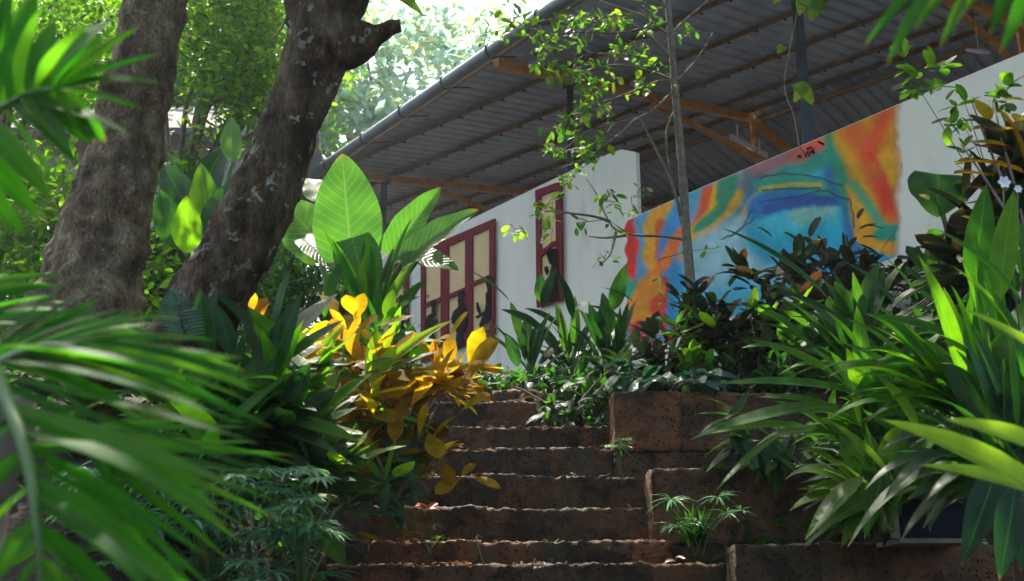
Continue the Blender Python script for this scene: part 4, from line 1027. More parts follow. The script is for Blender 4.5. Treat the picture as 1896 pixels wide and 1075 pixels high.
shrub('croton_bush', 'croton branch with orange leaves hanging over the left side of the steps', 'shrub', (730, 930, 5.3), [(690, 770, 80, 50, 5.45, .2), (700, 850, 70, 40, 5.35, .2), (820, 720, 60, 40, 5.5, .15), (790, 840, 30, 40, 5.3, .1)], 150, .2, .07, 'spoon', 'yellow', 20, extra=yex(YL[20:31] + YL[18:20], 5.25), face=.5)
shrub('croton_bush', 'small croton with orange leaves at the foot of the dark trunk', 'shrub', (480, 680, 5.3), [(480, 590, 40, 40, 5.3, .15), (560, 660, 50, 50, 5.4, .2)], 40, .18, .055, 'spoon', 'yellow', 10, extra=yex(YL[31:], 5.3), face=.5)
# lime and mid green lance leaves mixed among the crotons
t = plant('ginger_plant', (700, 780, 5.4), 'ginger plant with bright lime leaves lit among the orange croton leaves', 'plant')
mb = MB()
for q in [(700, 690, 838, 592, 26), (690, 690, 700, 610, 34), (700, 660, 735, 600, 24), (705, 690, 735, 640, 30), (560, 860, 700, 890, 22), (575, 915, 635, 925, 16), (700, 720, 680, 640, 30), (580, 680, 640, 600, 30), (540, 860, 610, 785, 30), (600, 800, 560, 740, 30), (735, 770, 810, 800, 14), (620, 720, 590, 660, 28)]:
    E(mb, *q[:4], q[4], 5.35 + U(-.2, .1), 5.3 + U(-.2, .1), shape='lance', face=U(.4, .8), r=U(.3, 1), nc=2)
mb.build('foliage', M['lime'], t); stems(t, P(700, 780, 5.4), [P(700, 690, 5.4), P(600, 800, 5.4), P(580, 690, 5.4), P(560, 860, 5.4)], .01)
shrub('ginger_plant', 'dark blue green ginger leaves between the palm fronds and the orange croton', 'plant', (470, 900, 4.9), [(510, 680, 60, 45, 4.9, .2), (440, 760, 100, 70, 4.8, .3), (530, 820, 80, 80, 4.9, .3)], 190, .34, .095, 'lance', 'dark_green', 18, stemmat='green_stem', face=.7, out=.5, nseg=7,
      extra=lambda mb: [E(mb, *q, 4.6, 4.55, shape='lance', face=.7, nc=2) for q in [(500, 700, 560, 540, 50), (470, 760, 520, 590, 60), (540, 760, 575, 670, 55), (380, 640, 370, 530, 40), (430, 660, 400, 560, 36), (520, 750, 590, 690, 45)]])
shrub('ginger_plant', 'fresh green lance leaves between the dark ginger leaves and the croton', 'plant', (520, 900, 4.8), [(500, 720, 70, 50, 4.75, .2), (520, 790, 60, 60, 4.8, .2), (430, 820, 90, 60, 4.6, .2), (340, 760, 70, 50, 4.5, .2)], 110, .30, .075, 'lance', 'strap', 14, stemmat='green_stem', face=.8, out=.5, nseg=7)
shrub('ginger_plant', 'mid green lance leaves leaning over the left bank beside the steps', 'plant', (560, 1000, 4.8), [(570, 760, 50, 60, 5.0, .2), (620, 900, 60, 50, 5.0, .2), (560, 880, 70, 60, 4.9, .2), (720, 900, 40, 50, 5.2, .1)], 110, .27, .07, 'lance', 'mid', 14, stemmat='green_stem', face=.6, out=.5, nseg=7,
      extra=lambda mb: [E(mb, *q, 4.9, 4.8, shape='lance', face=.7, nc=2) for q in [(590, 985, 640, 1050, 44), (540, 790, 592, 720, 40), (600, 730, 545, 700, 30)]])
def glossy(mb):
    for q in [(720, 800, 765, 870, 40), (755, 850, 795, 790, 28), (690, 890, 760, 880, 34), (540, 650, 610, 620, 30), (745, 830, 770, 900, 40), (650, 680, 740, 665, 16), (720, 690, 815, 650, 18)]:
        leaf(mb, P(q[0], q[1], 5.3), P(q[2], q[3], 5.2), PX(q[4], 5.25), up=(-.25, -.63, .74), fold=.1, shape='lance', n=8, nc=2)
shrub('garden_shrub', 'glossy blue green leaves hanging just left of the middle steps', 'shrub', (740, 960, 5.3), [(730, 860, 60, 60, 5.3, .15), (690, 930, 60, 30, 5.2, .15)], 60, .2, .06, 'lance', 'bluegreen', 10, stemmat='green_stem', face=.3, extra=glossy)
# low grassy and sedge growth, lower left
random.seed(51)
def sedge(label, base, heads, Ln=26, w_=.012, mat='sedge', name='umbrella_sedge', group=None, n=16, cat='plant'):
    t = plant(name, base, label, cat, group); mb = MB(); b = P(*base); tips = []
    for (hx, hy, l, Y) in heads:
        h = P(hx, hy, Y); tips.append(h); L = PX(l, Y)
        for k in range(n):
            an = 2 * math.pi * k / n + U(-.15, .15); d = Vector((math.cos(an), math.sin(an) * .8, U(-.35, .35)))
            ll = L * U(.7, 1.15); tip = h + d * ll + Vector((0, 0, -.18 * ll)); ctl = h + d * ll * .5 + Vector((0, 0, .12 * ll))
            leaf(mb, h, tip, w_ * U(.8, 1.2), up=(0, -.2, 1), fold=.3, shape='strap', n=5, ctl=ctl)
    mb.build('foliage', M[mat], t); stems(t, b, tips, .004)
    return t
sedge('little umbrella sedge growing at the right end of an upper step', (1145, 880, 6.35), [(1142, 828, 40, 6.3), (1150, 815, 26, 6.35)], n=14)
def tuft(mb):
    for _ in range(60):
        an = R(U(-55, 45)); l = U(40, 95); E(mb, 1288 + U(-12, 14), 1012, 1290 + math.sin(an) * l, 1015 - math.cos(an) * l, 7, 5.6, 5.55 + U(-.15, .15), bend=.1)
t = sedge('spiky umbrella sedge with grassy tuft in front of the middle stone wall', (1290, 1010, 5.6), [(1242, 925, 52, 5.5), (1330, 920, 46, 5.5), (1345, 950, 44, 5.55), (1255, 975, 46, 5.45), (1290, 965, 38, 5.5), (1370, 945, 40, 5.6)], n=15)
mb = MB(); tuft(mb); mb.build('grass_tuft', M['dark_green'], t)
for i, (hx, hy, lab) in enumerate([(770, 920, 'thin pale sedge at the left end of the middle steps'), (800, 975, 'small bleached sedge sprouting above a lower step, left side')]):
    sedge(lab, (hx - 10, hy + 40, 5.5), [(hx, hy, 40, 5.45), (hx - 30, hy + 10, 36, 5.45), (hx + 14, hy + 20, 26, 5.5)], n=12, mat='mid', w_=.006)
heads = []
for _ in range(150):
    x = U(110, 620); heads.append((x, U(860, 1075) - (20 if x < 400 else 0), U(40, 70), U(3.9, 4.9)))
for j, (lo, hi, lab) in enumerate([(100, 300, 'blue green bamboo like grass behind the lowest palm leaflets'), (300, 470, 'blue green bamboo like grass at bottom left, between palm tips and stair foot'), (470, 640, 'blue green bamboo like grass hanging over the stone block at the stair foot')]):
    hs = [h for h in heads if lo <= h[0] < hi]
    sedge(lab, ((lo + hi) / 2, 1110, 4.4), hs, n=12, w_=.017, name='bamboo_grass', group='blue green grass clumps on the lower left bank')
# ------------------------------------------------------------------ top of the stairs, in front of the white wall
random.seed(61)
EX = [(985, 600, 940, 575, 30, 8.6, 8.5, 'lance'), (1010, 620, 925, 572, 40, 8.5, 8.4, 'lance'), (1040, 610, 970, 570, 32, 8.6, 8.5, 'lance'), (1000, 560, 1000, 505, 26, 8.7, 8.7, 'lance'), (1005, 570, 1030, 495, 24, 8.6, 8.5, 'lance'), (1060, 590, 1030, 500, 26, 8.5, 8.4, 'lance'),
      (945, 558, 865, 498, 10, 8.4, 8.3, 'lance'), (1060, 580, 1095, 560, 30, 8.6, 8.5, 'lance'), (1135, 575, 1160, 487, 32, 8.3, 8.2, 'lance'), (1160, 600, 1090, 565, 26, 8.3, 8.2, 'lance'), (1110, 640, 1090, 560, 30, 8.4, 8.4, 'lance'), (1130, 620, 1115, 540, 28, 8.4, 8.5, 'lance'), (960, 680, 935, 620, 26, 8.2, 8.2, 'lance'), (1175, 560, 1115, 532, 12, 8.2, 8.1, 'lance')]
for nm, base, n, lab, ex in [('a', (985, 700, 8.5), 18, 'left clump of dark blade leaves before the white wall, under the three panel opening', EX[:7]), ('b', (1060, 700, 8.6), 22, 'middle clump of dark blade leaves below the narrow red opening', EX[7:8] + EX[4:6]), ('c', (1130, 700, 8.3), 26, 'right clump of dark blade leaves against the left end of the mural', EX[8:])]:
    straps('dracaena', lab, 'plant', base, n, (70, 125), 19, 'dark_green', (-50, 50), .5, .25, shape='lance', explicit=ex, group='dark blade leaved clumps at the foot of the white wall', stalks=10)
straps('spider_plant', 'small light green rosette just above the highest stone wall', 'plant', (1150, 690, 7.4), 12, (30, 60), 14, 'bright', (-80, 80), .8, .2, shape='lance', stalks=0)
def heart_vine(name, label, ell, n, L, mat, base, cat='ground cover', Wd=.8, nst=12):
    return shrub(name, label, cat, base, ell, n, L, L * Wd, 'heart', mat, nst, face=.5, down=.5, bend=.12, nseg=6)
heart_vine('arrowhead_vine', 'blue green heart shaped leaves spilling over the highest stone wall', [(1230, 700, 90, 24, 6.85, .12), (1180, 690, 50, 30, 7.1, .15), (1330, 700, 60, 25, 6.95, .1)], 130, .13, 'bluegreen', (1240, 720, 7.1))
heart_vine('arrowhead_vine', 'dark leafy ground cover at the head of the stairs', [(1060, 760, 75, 40, 7.3, .2), (1010, 720, 90, 26, 7.8, .3), (1110, 700, 50, 40, 7.6, .2)], 260, .10, 'dark_green', (1050, 780, 7.5), Wd=.5)
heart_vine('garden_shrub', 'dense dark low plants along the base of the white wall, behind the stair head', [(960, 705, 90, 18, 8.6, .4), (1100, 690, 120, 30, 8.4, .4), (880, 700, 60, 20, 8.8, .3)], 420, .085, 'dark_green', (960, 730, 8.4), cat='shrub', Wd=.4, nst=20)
# ------------------------------------------------------------------ dark red shrub before the mural
random.seed(71)
shrub('red_leaf_shrub', 'dark shrub with maroon and green leaves left of the sapling trunk, before the mural', 'shrub', (1230, 720, 7.8), [(1235, 640, 50, 50, 7.7, .3), (1290, 580, 30, 60, 7.9, .2), (1200, 670, 60, 34, 7.6, .2)], 150, .18, .07, 'oval', 'dark_red', 16, r0=.012)
shrub('red_leaf_shrub', 'dark maroon leaved shrub across the middle of the mural, right of the sapling trunk', 'shrub', (1360, 740, 7.8), [(1370, 590, 80, 55, 7.8, .35), (1430, 525, 80, 42, 7.9, .3), (1350, 650, 90, 50, 7.7, .3)], 330, .19, .078, 'oval', 'dark_red', 20, r0=.012)
shrub('red_leaf_shrub', 'dark maroon leaved shrub under the right part of the mural', 'shrub', (1560, 700, 7.8), [(1540, 510, 90, 50, 7.9, .3), (1640, 520, 80, 45, 7.8, .3), (1520, 600, 110, 65, 7.6, .3)], 480, .19, .078, 'oval', 'dark_red', 20, r0=.012,
      extra=lambda mb: [E(mb, *q, 7.6, 7.6, shape='oval', face=.4) for q in [(1590, 425, 1625, 415, 14), (1595, 440, 1628, 440, 14), (1588, 405, 1600, 385, 12), (1600, 418, 1640, 425, 12), (1500, 440, 1520, 400, 20), (1480, 450, 1450, 430, 18), (1430, 440, 1400, 420, 18)]])
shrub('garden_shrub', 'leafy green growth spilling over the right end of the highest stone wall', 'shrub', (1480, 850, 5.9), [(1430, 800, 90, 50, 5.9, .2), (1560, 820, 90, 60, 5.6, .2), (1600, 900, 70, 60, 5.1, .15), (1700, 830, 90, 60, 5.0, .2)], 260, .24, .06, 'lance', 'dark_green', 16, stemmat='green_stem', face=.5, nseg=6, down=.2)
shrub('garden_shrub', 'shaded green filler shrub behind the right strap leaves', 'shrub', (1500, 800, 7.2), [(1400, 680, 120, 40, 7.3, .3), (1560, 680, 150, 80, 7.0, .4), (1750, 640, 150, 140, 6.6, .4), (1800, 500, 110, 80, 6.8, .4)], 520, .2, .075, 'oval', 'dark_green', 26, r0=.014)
shrub('garden_shrub', 'mid green leaves layered through the dark maroon shrubs below the mural', 'shrub', (1420, 740, 7.5), [(1340, 620, 110, 60, 7.5, .2), (1480, 600, 110, 60, 7.4, .2), (1260, 680, 70, 30, 7.4, .2)], 230, .17, .07, 'oval', 'mid', 12, r0=.01, face=.3)
# ------------------------------------------------------------------ slender sapling
random.seed(81)
SY = 7.9
sap = plant('slender_sapling', (1292, 720, SY), 'slim straight sapling with small bright leaves, standing before the mural', 'tree')
mb = MB(); SPth = [(1292, 720), (1286, 640), (1278, 520), (1270, 420), (1262, 300), (1252, 190), (1244, 90), (1236, 0), (1228, -120), (1222, -300), (1226, -480)]
tube(mb, [P(x, y, SY) for x, y in SPth], [.044, .038, .036, .034, .031, .028, .026, .024, .022, .016, .008], 12, .10, 12, sub=6)
mb.build('trunk', M['twig'], sap)
BR = [[(1244, 70), (1205, 40), (1165, 20), (1120, 5), (1080, -10)], [(1247, 110), (1195, 60), (1150, 35), (1110, 25)], [(1250, 150), (1200, 130), (1140, 120), (1090, 130), (1040, 150)], [(1256, 160), (1200, 210), (1150, 225), (1080, 250), (1020, 300)],
      [(1258, 190), (1235, 240), (1238, 300), (1250, 360), (1262, 420)], [(1262, 400), (1240, 330), (1200, 250), (1180, 220), (1150, 245), (1090, 290), (1040, 310)], [(1252, 150), (1220, 150), (1170, 170), (1110, 190), (1060, 200)],
      [(1276, 445), (1230, 437), (1180, 435), (1140, 425), (1120, 395), (1105, 360), (1085, 330)], [(1160, 435), (1120, 440), (1090, 437)], [(1246, 60), (1270, 35), (1300, 10), (1330, -20)], [(1255, 150), (1290, 110), (1320, 60)], [(1240, 20), (1190, -30), (1120, -60), (1000, -60), (960, -10), (950, 40)],
      [(1130, 410), (1100, 400), (1060, 395), (1020, 390), (980, 400)], [(1140, 430), (1130, 470), (1110, 490)], [(1240, 40), (1150, 60), (1060, 60), (1000, 70)]]
mb = MB()
for b in BR:
    yy = SY; n_ = len(b); pts = []; dY = U(-.5, .5)
    for i, (x, y) in enumerate(b): pts.append(P(x, y, SY + dY * i / n_))
    tube(mb, pts, [.013 - .010 * i / (n_ - 1) for i in range(n_)], 6, sub=4)
tw = mb
LC = [(1100, 40, 90, 40, 150), (1020, 80, 70, 40, 90), (1150, 100, 60, 60, 120), (1060, 130, 70, 35, 110), (1000, 110, 40, 50, 60), (1190, 150, 50, 40, 70), (1110, 190, 80, 40, 120), (1060, 240, 50, 50, 90), (1100, 280, 50, 30, 70), (1030, 290, 35, 30, 50), (960, 30, 60, 60, 70), (900, 60, 40, 60, 34), (1200, 30, 60, 40, 70), (1010, 380, 40, 30, 34), (1130, 350, 40, 60, 40), (1180, 360, 40, 40, 22), (1120, 480, 40, 40, 26), (1000, 420, 45, 25, 22), (960, 430, 22, 24, 8), (1090, 410, 60, 30, 30), (1300, 60, 60, 60, 16), (1060, 320, 40, 40, 30), (1220, 480, 60, 60, 26)]
lf = MB()
for (cx, cy, rx, ry, n_) in LC:
    a = P(cx, cy, SY + U(-.3, .3)); k = max(2, n_ // 9)
    for _ in range(k):
        q = P(cx + random.gauss(0, .55) * rx, cy + random.gauss(0, .55) * ry, SY + U(-.45, .45))
        m1 = (a + q) / 2 + Vector((U(-.05, .05), 0, U(0, .06)))
        tube(tw, [a, m1, q], [.004, .003, .0015], 4)
        for i in range(random.randint(4, 8)):
            s = a + (q - a) * U(.4, 1.05) + Vector((U(-.04, .04), U(-.04, .04), U(-.03, .03)))
            d = Vector((U(-1, 1), U(-1, 1), U(-1.1, .3))).normalized(); l = U(.05, .105)
            leaf(lf, s, s + d * l, l * U(.38, .5), up=(U(-.6, .6), U(-.8, .3), 1), bend=U(-.05, .15), fold=U(0, .4), shape='oval', n=4)
lf.build('foliage', M['sapling'], sap)
tw.build('twig', M['twig'], sap)
# ------------------------------------------------------------------ hanging vine on the right post
random.seed(91)
vn = plant('hanging_vine', (1478, 0, 8.6), 'thin climbing vine with a few heart shaped leaves dangling before the dark roof post', 'vine')
mb = MB(); tube(mb, [P(*q) for q in [(1472, -120, 8.6), (1478, 0, 8.6), (1462, 90, 8.5), (1452, 160, 8.5), (1470, 215, 8.4), (1480, 270, 8.3), (1494, 286, 8.3)]], .006, 5, sub=4); mb.build('stem', M['twig'], vn)
mb = MB()
for q in [(1480, 0, 1530, 20, 46), (1500, -30, 1480, 30, 40), (1452, 85, 1440, 100, 20), (1475, 155, 1505, 195, 34), (1490, 160, 1470, 190, 26), (1450, -10, 1432, 8, 22), (1510, 5, 1500, 40, 30)]: E(mb, *q, 8.5, 8.45, shape='heart', face=.8, nc=3)
mb.build('foliage', M['bright'], vn)
# ------------------------------------------------------------------ right bank strap plants
random.seed(101)
def S(*q, **k): return (*q,)
RL = {
 'a': [(1540, 560, 1332, 420, 34, 5.8, 5.6), (1700, 560, 1626, 466, 22, 5.6, 5.4), (1660, 570, 1563, 484, 34, 5.4, 5.3), (1640, 660, 1415, 525, 36, 5.2, 5.0), (1500, 640, 1392, 560, 22, 5.6, 5.6)],
 'b': [(1570, 715, 1388, 628, 34, 4.9, 4.8), (1612, 735, 1318, 712, 32, 4.7, 4.6), (1615, 690, 1526, 572, 24, 4.9, 4.8), (1560, 760, 1400, 735, 24, 4.8, 4.7), (1560, 750, 1276, 815, 34, 4.7, 4.6), (1500, 790, 1285, 808, 24, 4.8, 4.7), (1450, 800, 1322, 912, 14, 4.8, 4.6), (1600, 760, 1500, 640, 30, 4.7, 4.6)],
 'c': [(1785, 720, 1700, 470, 36, 4.2, 4.1), (1900, 570, 1728, 420, 40, 4.0, 3.9), (1800, 650, 1608, 585, 50, 4.2, 4.1), (1800, 530, 1826, 340, 48, 4.3, 4.3), (1850, 560, 1878, 350, 44, 4.2, 4.2), (1850, 640, 1800, 420, 40, 4.4, 4.4), (1896, 700, 1820, 520, 40, 4.0, 4.0), (1880, 620, 1760, 490, 30, 4.0, 3.9), (1700, 800, 1620, 690, 36, 4.2, 4.2), (1896, 520, 1880, 400, 34, 4.4, 4.4)],
 'd': [(1660, 900, 1520, 770, 30, 4.4, 4.3), (1640, 880, 1530, 860, 24, 4.4, 4.3), (1600, 880, 1490, 1000, 34, 4.4, 4.3), (1650, 900, 1530, 975, 34, 4.4, 4.3), (1700, 900, 1560, 960, 30, 4.4, 4.3), (1640, 860, 1600, 1000, 30, 4.4, 4.3)],
 'e': [(1850, 860, 1780, 1050, 50, 3.8, 3.7), (1880, 900, 1850, 1075, 50, 3.6, 3.5), (1896, 880, 1890, 1060, 40, 3.7, 3.6), (1780, 880, 1680, 925, 30, 4.0, 3.9), (1800, 890, 1740, 890, 24, 4.0, 3.9)]}
INF = [('a', (1600, 720, 5.8), 26, 'dark_green', (-75, 60), (110, 210), 'dark strap leaved clump reaching left across the mural base'), ('b', (1640, 860, 5.0), 34, 'strap', (-88, 70), (110, 220), 'bright green strap leaved clump leaning over the middle stone wall'),
       ('c', (1830, 820, 4.3), 44, 'strap', (-70, 50), (140, 300), 'tall strap leaved clump at the right edge with upright paddle leaves'), ('d', (1640, 960, 4.6), 26, 'mid', (-110, 80), (80, 170), 'smaller drooping green clump above the lowest stone wall, left of the planter box'), ('e', (1870, 900, 4.0), 26, 'dark_green', (-110, 60), (120, 240), 'shaded drooping leaves at bottom right beside the planter box')]
for k, base, n, mat, sp, Lr, lab in INF:
    straps('strap_leaf_plant', lab, 'plant', base, int(n * 1.6), Lr, 42, mat, sp, .55, .35, shape='lance', explicit=[(q[0], q[1], q[2], q[3], q[4] * 1.15, q[5], q[6], 'lance') for q in RL[k]], group='strap leaved clumps on the right bank', stalks=12)
t = plant('strap_leaf_plant', (1960, 900, 2.6), 'near out of focus yellow green leaf blades crossing the lower right edge', 'plant', 'strap leaved clumps on the right bank'); mb = MB()
for q in [(1960, 930, 1630, 775, 62, 2.5, 2.4, 'lance'), (1990, 860, 1745, 775, 52, 2.4, 2.3, 'lance'), (1980, 930, 1700, 860, 40, 2.7, 2.6, 'lance'), (1980, 700, 1780, 570, 30, 2.9, 2.8, 'lance')]: E(mb, *q, face=.75)
mb.build('foliage', M['lime'], t); stems(t, P(1960, 1150, 2.6), [P(1960, 930, 2.5), P(1990, 860, 2.4), P(1980, 930, 2.7), P(1980, 700, 2.9)], .014)
# croton with yellow leaves, upper right
random.seed(111)
def rx(mb):
    for q in [(1800, 180, 1832, 225, 30, .5), (1840, 188, 1896, 186, 22, .5), (1775, 265, 1865, 270, 20, .55), (1896, 215, 1880, 225, 30, .5), (1700, 360, 1720, 370, 14, .5)]: E(mb, *q[:5], 4.6, 4.5, shape='spoon', face=.6, r=q[5], nc=2)
    for q in [(1896, 250, 1800, 240, 44, .15), (1896, 320, 1770, 300, 50, .8), (1896, 380, 1790, 345, 50, 0), (1860, 440, 1780, 400, 40, .2), (1840, 330, 1765, 322, 36, .75), (1896, 300, 1850, 200, 40, .1)]: E(mb, *q[:5], 4.7, 4.6, shape='oval', face=.4, r=q[5], nc=2)
shrub('croton_bush', 'croton with yellow and nearly black leaves at the right edge, before the white wall', 'shrub', (1900, 620, 4.8), [(1880, 300, 50, 70, 4.8, .2), (1850, 430, 60, 70, 4.8, .2), (1800, 500, 60, 50, 4.8, .2)], 130, .26, .12, 'oval', 'dark_red', 7, extra=None)
t = plant('croton_bush', (1930, 500, 4.6), 'yellow splashed croton branch reaching in from the right edge', 'shrub'); mb = MB(); rx(mb); mb.build('foliage', M['yellow'], t); stems(t, P(1930, 500, 4.6), [P(1800, 190, 4.6), P(1840, 190, 4.6), P(1780, 268, 4.6), P(1896, 250, 4.7)], .009, 'twig')
t = plant('begonia_plant', (1770, 470, 5.0), 'single big round dark leaf with ragged edge against the white wall', 'plant')
mb = MB(); E(mb, 1735, 322, 1735, 402, 118, 5.0, 4.95, shape='heart', face=.95, fold=.08, n=20, nc=5, wave=.02); mb.build('leaf', M['dark_green'], t); stems(t, P(1770, 470, 5.0), [P(1738, 340, 5.0)], .01)
shrub('climbing_vine', 'thin vine with small green leaves reaching over the plain white wall, upper right', 'vine', (1860, 420, 5.6), [(1730, 160, 60, 40, 5.6, .2), (1850, 170, 60, 30, 5.6, .2), (1700, 120, 40, 30, 5.6, .1), (1760, 200, 30, 40, 5.6, .1), (1770, 300, 30, 30, 5.6, .1)], 95, .10, .05, 'oval', 'mid', 5, r0=.004)
# white blossoms
for i, (x, y, r_) in enumerate([(1858, 338, 14), (1876, 460, 12), (1884, 350, 9)]):
    mb = MB(); c = P(x, y, 4.2)
    for k in range(6):
        an = k * 1.05; leaf(mb, c, c + Vector((math.cos(an), -.3, math.sin(an))) * PX(r_, 4.2), PX(r_ * .7, 4.2), up=(0, -1, 0), shape='oval', n=4)
    tube(mb, [c, c + Vector((.01, .05, -.10)), c + Vector((.02, .08, -.4))], .003, 4, m=1)
    o = mb.build('white_flower', [M['white_plastic'], M['green_stem']], None, c); tag(o, ['white flower above the upright paddle leaves at the right edge', 'white flower low among the paddle leaves, right edge', 'smallest white flower close to the right border'][i], 'flower')
# ------------------------------------------------------------------ planter box
a = P(1672, 1002, 4.9); b = P(1772, 1002, 4.9); zt = P(0, 925, 4.9).z
pb_ = thing('planter_box', ((a.x + b.x) / 2, 5.05, a.z), 'dark navy planter box with a pale rim foot on the lowest stone wall', 'planter')
mb = MB(); th = .012; zb = a.z + .012
x0, x1, y0, y1 = a.x, b.x + .06, 4.9, 5.2
boxpts(mb, [(x0 + .01, y0 + .01, zb), (x1 - .01, y0 + .01, zb), (x1 - .01, y1, zb), (x0 + .01, y1, zb), (x0, y0, zt), (x1, y0, zt), (x1, y1, zt), (x0, y1, zt)])
boxpts(mb, [(x0 - .008, y0 - .008, zt - .025), (x1 + .008, y0 - .008, zt - .025), (x1 + .008, y1, zt - .025), (x0 - .008, y1, zt - .025), (x0 - .008, y0 - .008, zt + .003), (x1 + .008, y0 - .008, zt + .003), (x1 + .008, y1, zt + .003), (x0 - .008, y1, zt + .003)])
mb.build('box_body', M['navy'], pb_, smooth=False)
mb = MB(); box(mb, x0 - .02, x1 + .02, y0 - .02, y1, a.z - .008, a.z + .011); box(mb, x0 - .045, x0 - .012, y0 - .01, y0 + .02, a.z + .012, zt - .03); mb.build('base_tray', M['pale'], pb_, smooth=False)
# ------------------------------------------------------------------ fern, litter and little things
random.seed(121)
fn = plant('small_fern', (335, 625, 4.5), 'small dark fern frond growing at the foot of the lichen spotted trunk', 'fern'); mb = MB()
c0, c1 = P(345, 628, 4.4), P(322, 540, 4.35)
for i in range(15):
    t_ = i / 14; c = c0 + (c1 - c0) * t_; l = .085 * math.sin(math.pi * (.25 + .72 * t_)) + .012
    for s in (-1, 1): leaf(mb, c, c + Vector((s * l, -.01, l * .15)), .016, up=(0, -1, .3), shape='strap', n=3)
tube(mb, [c0, (c0 + c1) / 2, c1], .004, 4); mb.build('frond', M['bluegreen'], fn)
for i, (x, y, yy, l, lab) in enumerate([(790, 945, 6.0, .07, 'small curled red fallen leaf at the left of the fourth step up'), (1250, 1042, 5.55, .055, 'crumpled pale brown dead leaf at the right end of the lowest visible step'), (1002, 1052, 5.5, .04, 'pale pinkish stone chip on the lowest visible step')]):
    mb = MB(); c = P(x, y, yy - .03)
    for k in range(5): 
        d = Vector((U(-1, 1), U(-.6, .2), U(-.1, .5))).normalized(); leaf(mb, c + Vector((U(-.02, .02), 0, 0)), c + d * l, l * .5, up=(U(-.5, .5), -.6, 1), bend=.3, fold=.5, shape='oval', n=6)
    mm = newmat('dry_%d' % i); m, t_, out = mm; p_ = N(t_, 'ShaderNodeBsdfPrincipled'); nz = N(t_, 'ShaderNodeTexNoise'); nz.inputs['Scale'].default_value = 30
    rp_ = ramp(t_, [(.3, [(.30, .04, .02), (.14, .08, .045), (.2, .13, .10)][i]), (.7, [(.5, .08, .04), (.28, .17, .10), (.32, .22, .17)][i])]); t_.links.new(nz.outputs[0], rp_.inputs[0]); t_.links.new(rp_.outputs[0], p_.inputs['Base Color']); t_.links.new(p_.outputs[0], out.inputs[0])
    o = mb.build('fallen_leaf', m, None, c); tag(o, lab, 'leaf')
mb = MB(); tube(mb, [P(*q) for q in [(898, 1055, 5.52), (888, 1020, 5.5), (882, 1000, 5.5), (885, 992, 5.52), (892, 994, 5.54)]], .004, 5, sub=4)
o = mb.build('dry_stem', M['pale'], None, P(898, 1055, 5.52)); tag(o, 'thin bent pale dry stem sticking up from a low step', 'twig')
# leaf litter on the banks
pts = []
for _ in range(2600):
    x, y = U(-3.2, 3.4), U(4.2, 10.5)
    if abs(x) < .85 and y < 7.6: continue
    pts.append((x, y, ground(x, y) + .015))
o = leafcloud('leaf_litter', pts, .09, M['litter'], None, (0, 7, 1), aspect=.5, droop=0, seed=77); tag(o, 'scattered brown dead leaves on the soil of the banks', 'leaf litter', kind='stuff')
pts = []
for k in range(5, 14):
    for _ in range(26):
        x = U(-.75, .72); x = -.75 + abs(random.gauss(0, .5)) if random.random() < .5 else x
        pts.append((x, STEPS[k][0] + U(.0, .22), STEPS[k][1] + .012))
o = leafcloud('step_litter', pts, .045, M['litter'], None, (0, 6.3, .5), aspect=.5, droop=0, seed=79); tag(o, 'small dry leaves lying on the stair treads', 'leaf litter', kind='stuff')
pts = []
for _ in range(5200):
    x, y = U(-3.8, 3.6), U(3.4, 9.6)
    if abs(x) < .95 and y < 7.7: continue
    pts.append((x, y, ground(x, y) + U(.02, .16)))
o = leafcloud('ground_cover', pts, .11, M['dark_green'], None, (0, 7, 1), aspect=.5, droop=-.3, seed=78); tag(o, 'low dark creeping ground cover over the garden banks', 'ground cover', kind='stuff')
# ------------------------------------------------------------------ foreground palms
random.seed(131)
def frond(par, rach, Y, leafs, mat='palm', r0=.010):
    mb = MB(); pts = [P(x, y, yy) for (x, y), yy in zip(rach, Y)]
    n_ = len(pts); 
    for (bx, by, tx, ty, w_, Ya, Yb) in leafs: E(mb, bx, by, tx, ty, w_, Ya, Yb, shape='strap', face=U(.3, .95), fold=U(.2, .7), bend=U(.0, .14), n=10)
    f = mb.build('frond', M[mat], par)
    mb = MB(); tube(mb, pts, [r0 - (r0 * .7) * i / (n_ - 1) for i in range(n_)], 7, sub=5); mb.build('rachis', M['green_stem'], f)
def along(rach, Y, t):
    f = t * (len(rach) - 1); i = min(int(f), len(rach) - 2); u = f - i
    return (rach[i][0] * (1 - u) + rach[i + 1][0] * u, rach[i][1] * (1 - u) + rach[i + 1][1] * u, Y[i] * (1 - u) + Y[i + 1] * u)
def auto(rach, Y, tipsA, n, w_, dY=.12, t0=.0, t1=1.0):
    out = []
    for i in range(n):
        t = t0 + (t1 - t0) * i / (n - 1); b = along(rach, Y, t); q = along(tipsA, [0] * len(tipsA), i / (n - 1))
        out.append((b[0], b[1], q[0] + U(-22, 22), q[1] + U(-14, 14), w_ * U(.75, 1.2), b[2], b[2] + U(-dY, dY)))
    return out
pa = plant('areca_palm', (-420, 900, 1.7), 'out of focus palm with fanned fronds at the upper left edge', 'palm')
r1 = [(-260, 420), (-120, 270), (0, 200), (60, 170), (105, 165)]; Y1 = [1.9, 1.8, 1.7, 1.65, 1.6]
frond(pa, r1, Y1, auto(r1, Y1, [(-60, -60), (20, -40), (60, 0), (150, 40), (268, 35)], 13, 58, t0=.2) + [(100, 165, 300, 100, 44, 1.6, 1.55), (102, 168, 304, 155, 40, 1.6, 1.55), (60, 190, 250, 255, 40, 1.6, 1.6), (104, 166, 270, 205, 34, 1.6, 1.6)] +
      auto(r1, Y1, [(-40, 520), (60, 420), (110, 330), (165, 250), (185, 262)], 12, 50, t0=.1))
pb2 = plant('areca_palm', (-300, 1250, 1.6), 'large out of focus palm frond filling the lower left corner', 'palm')
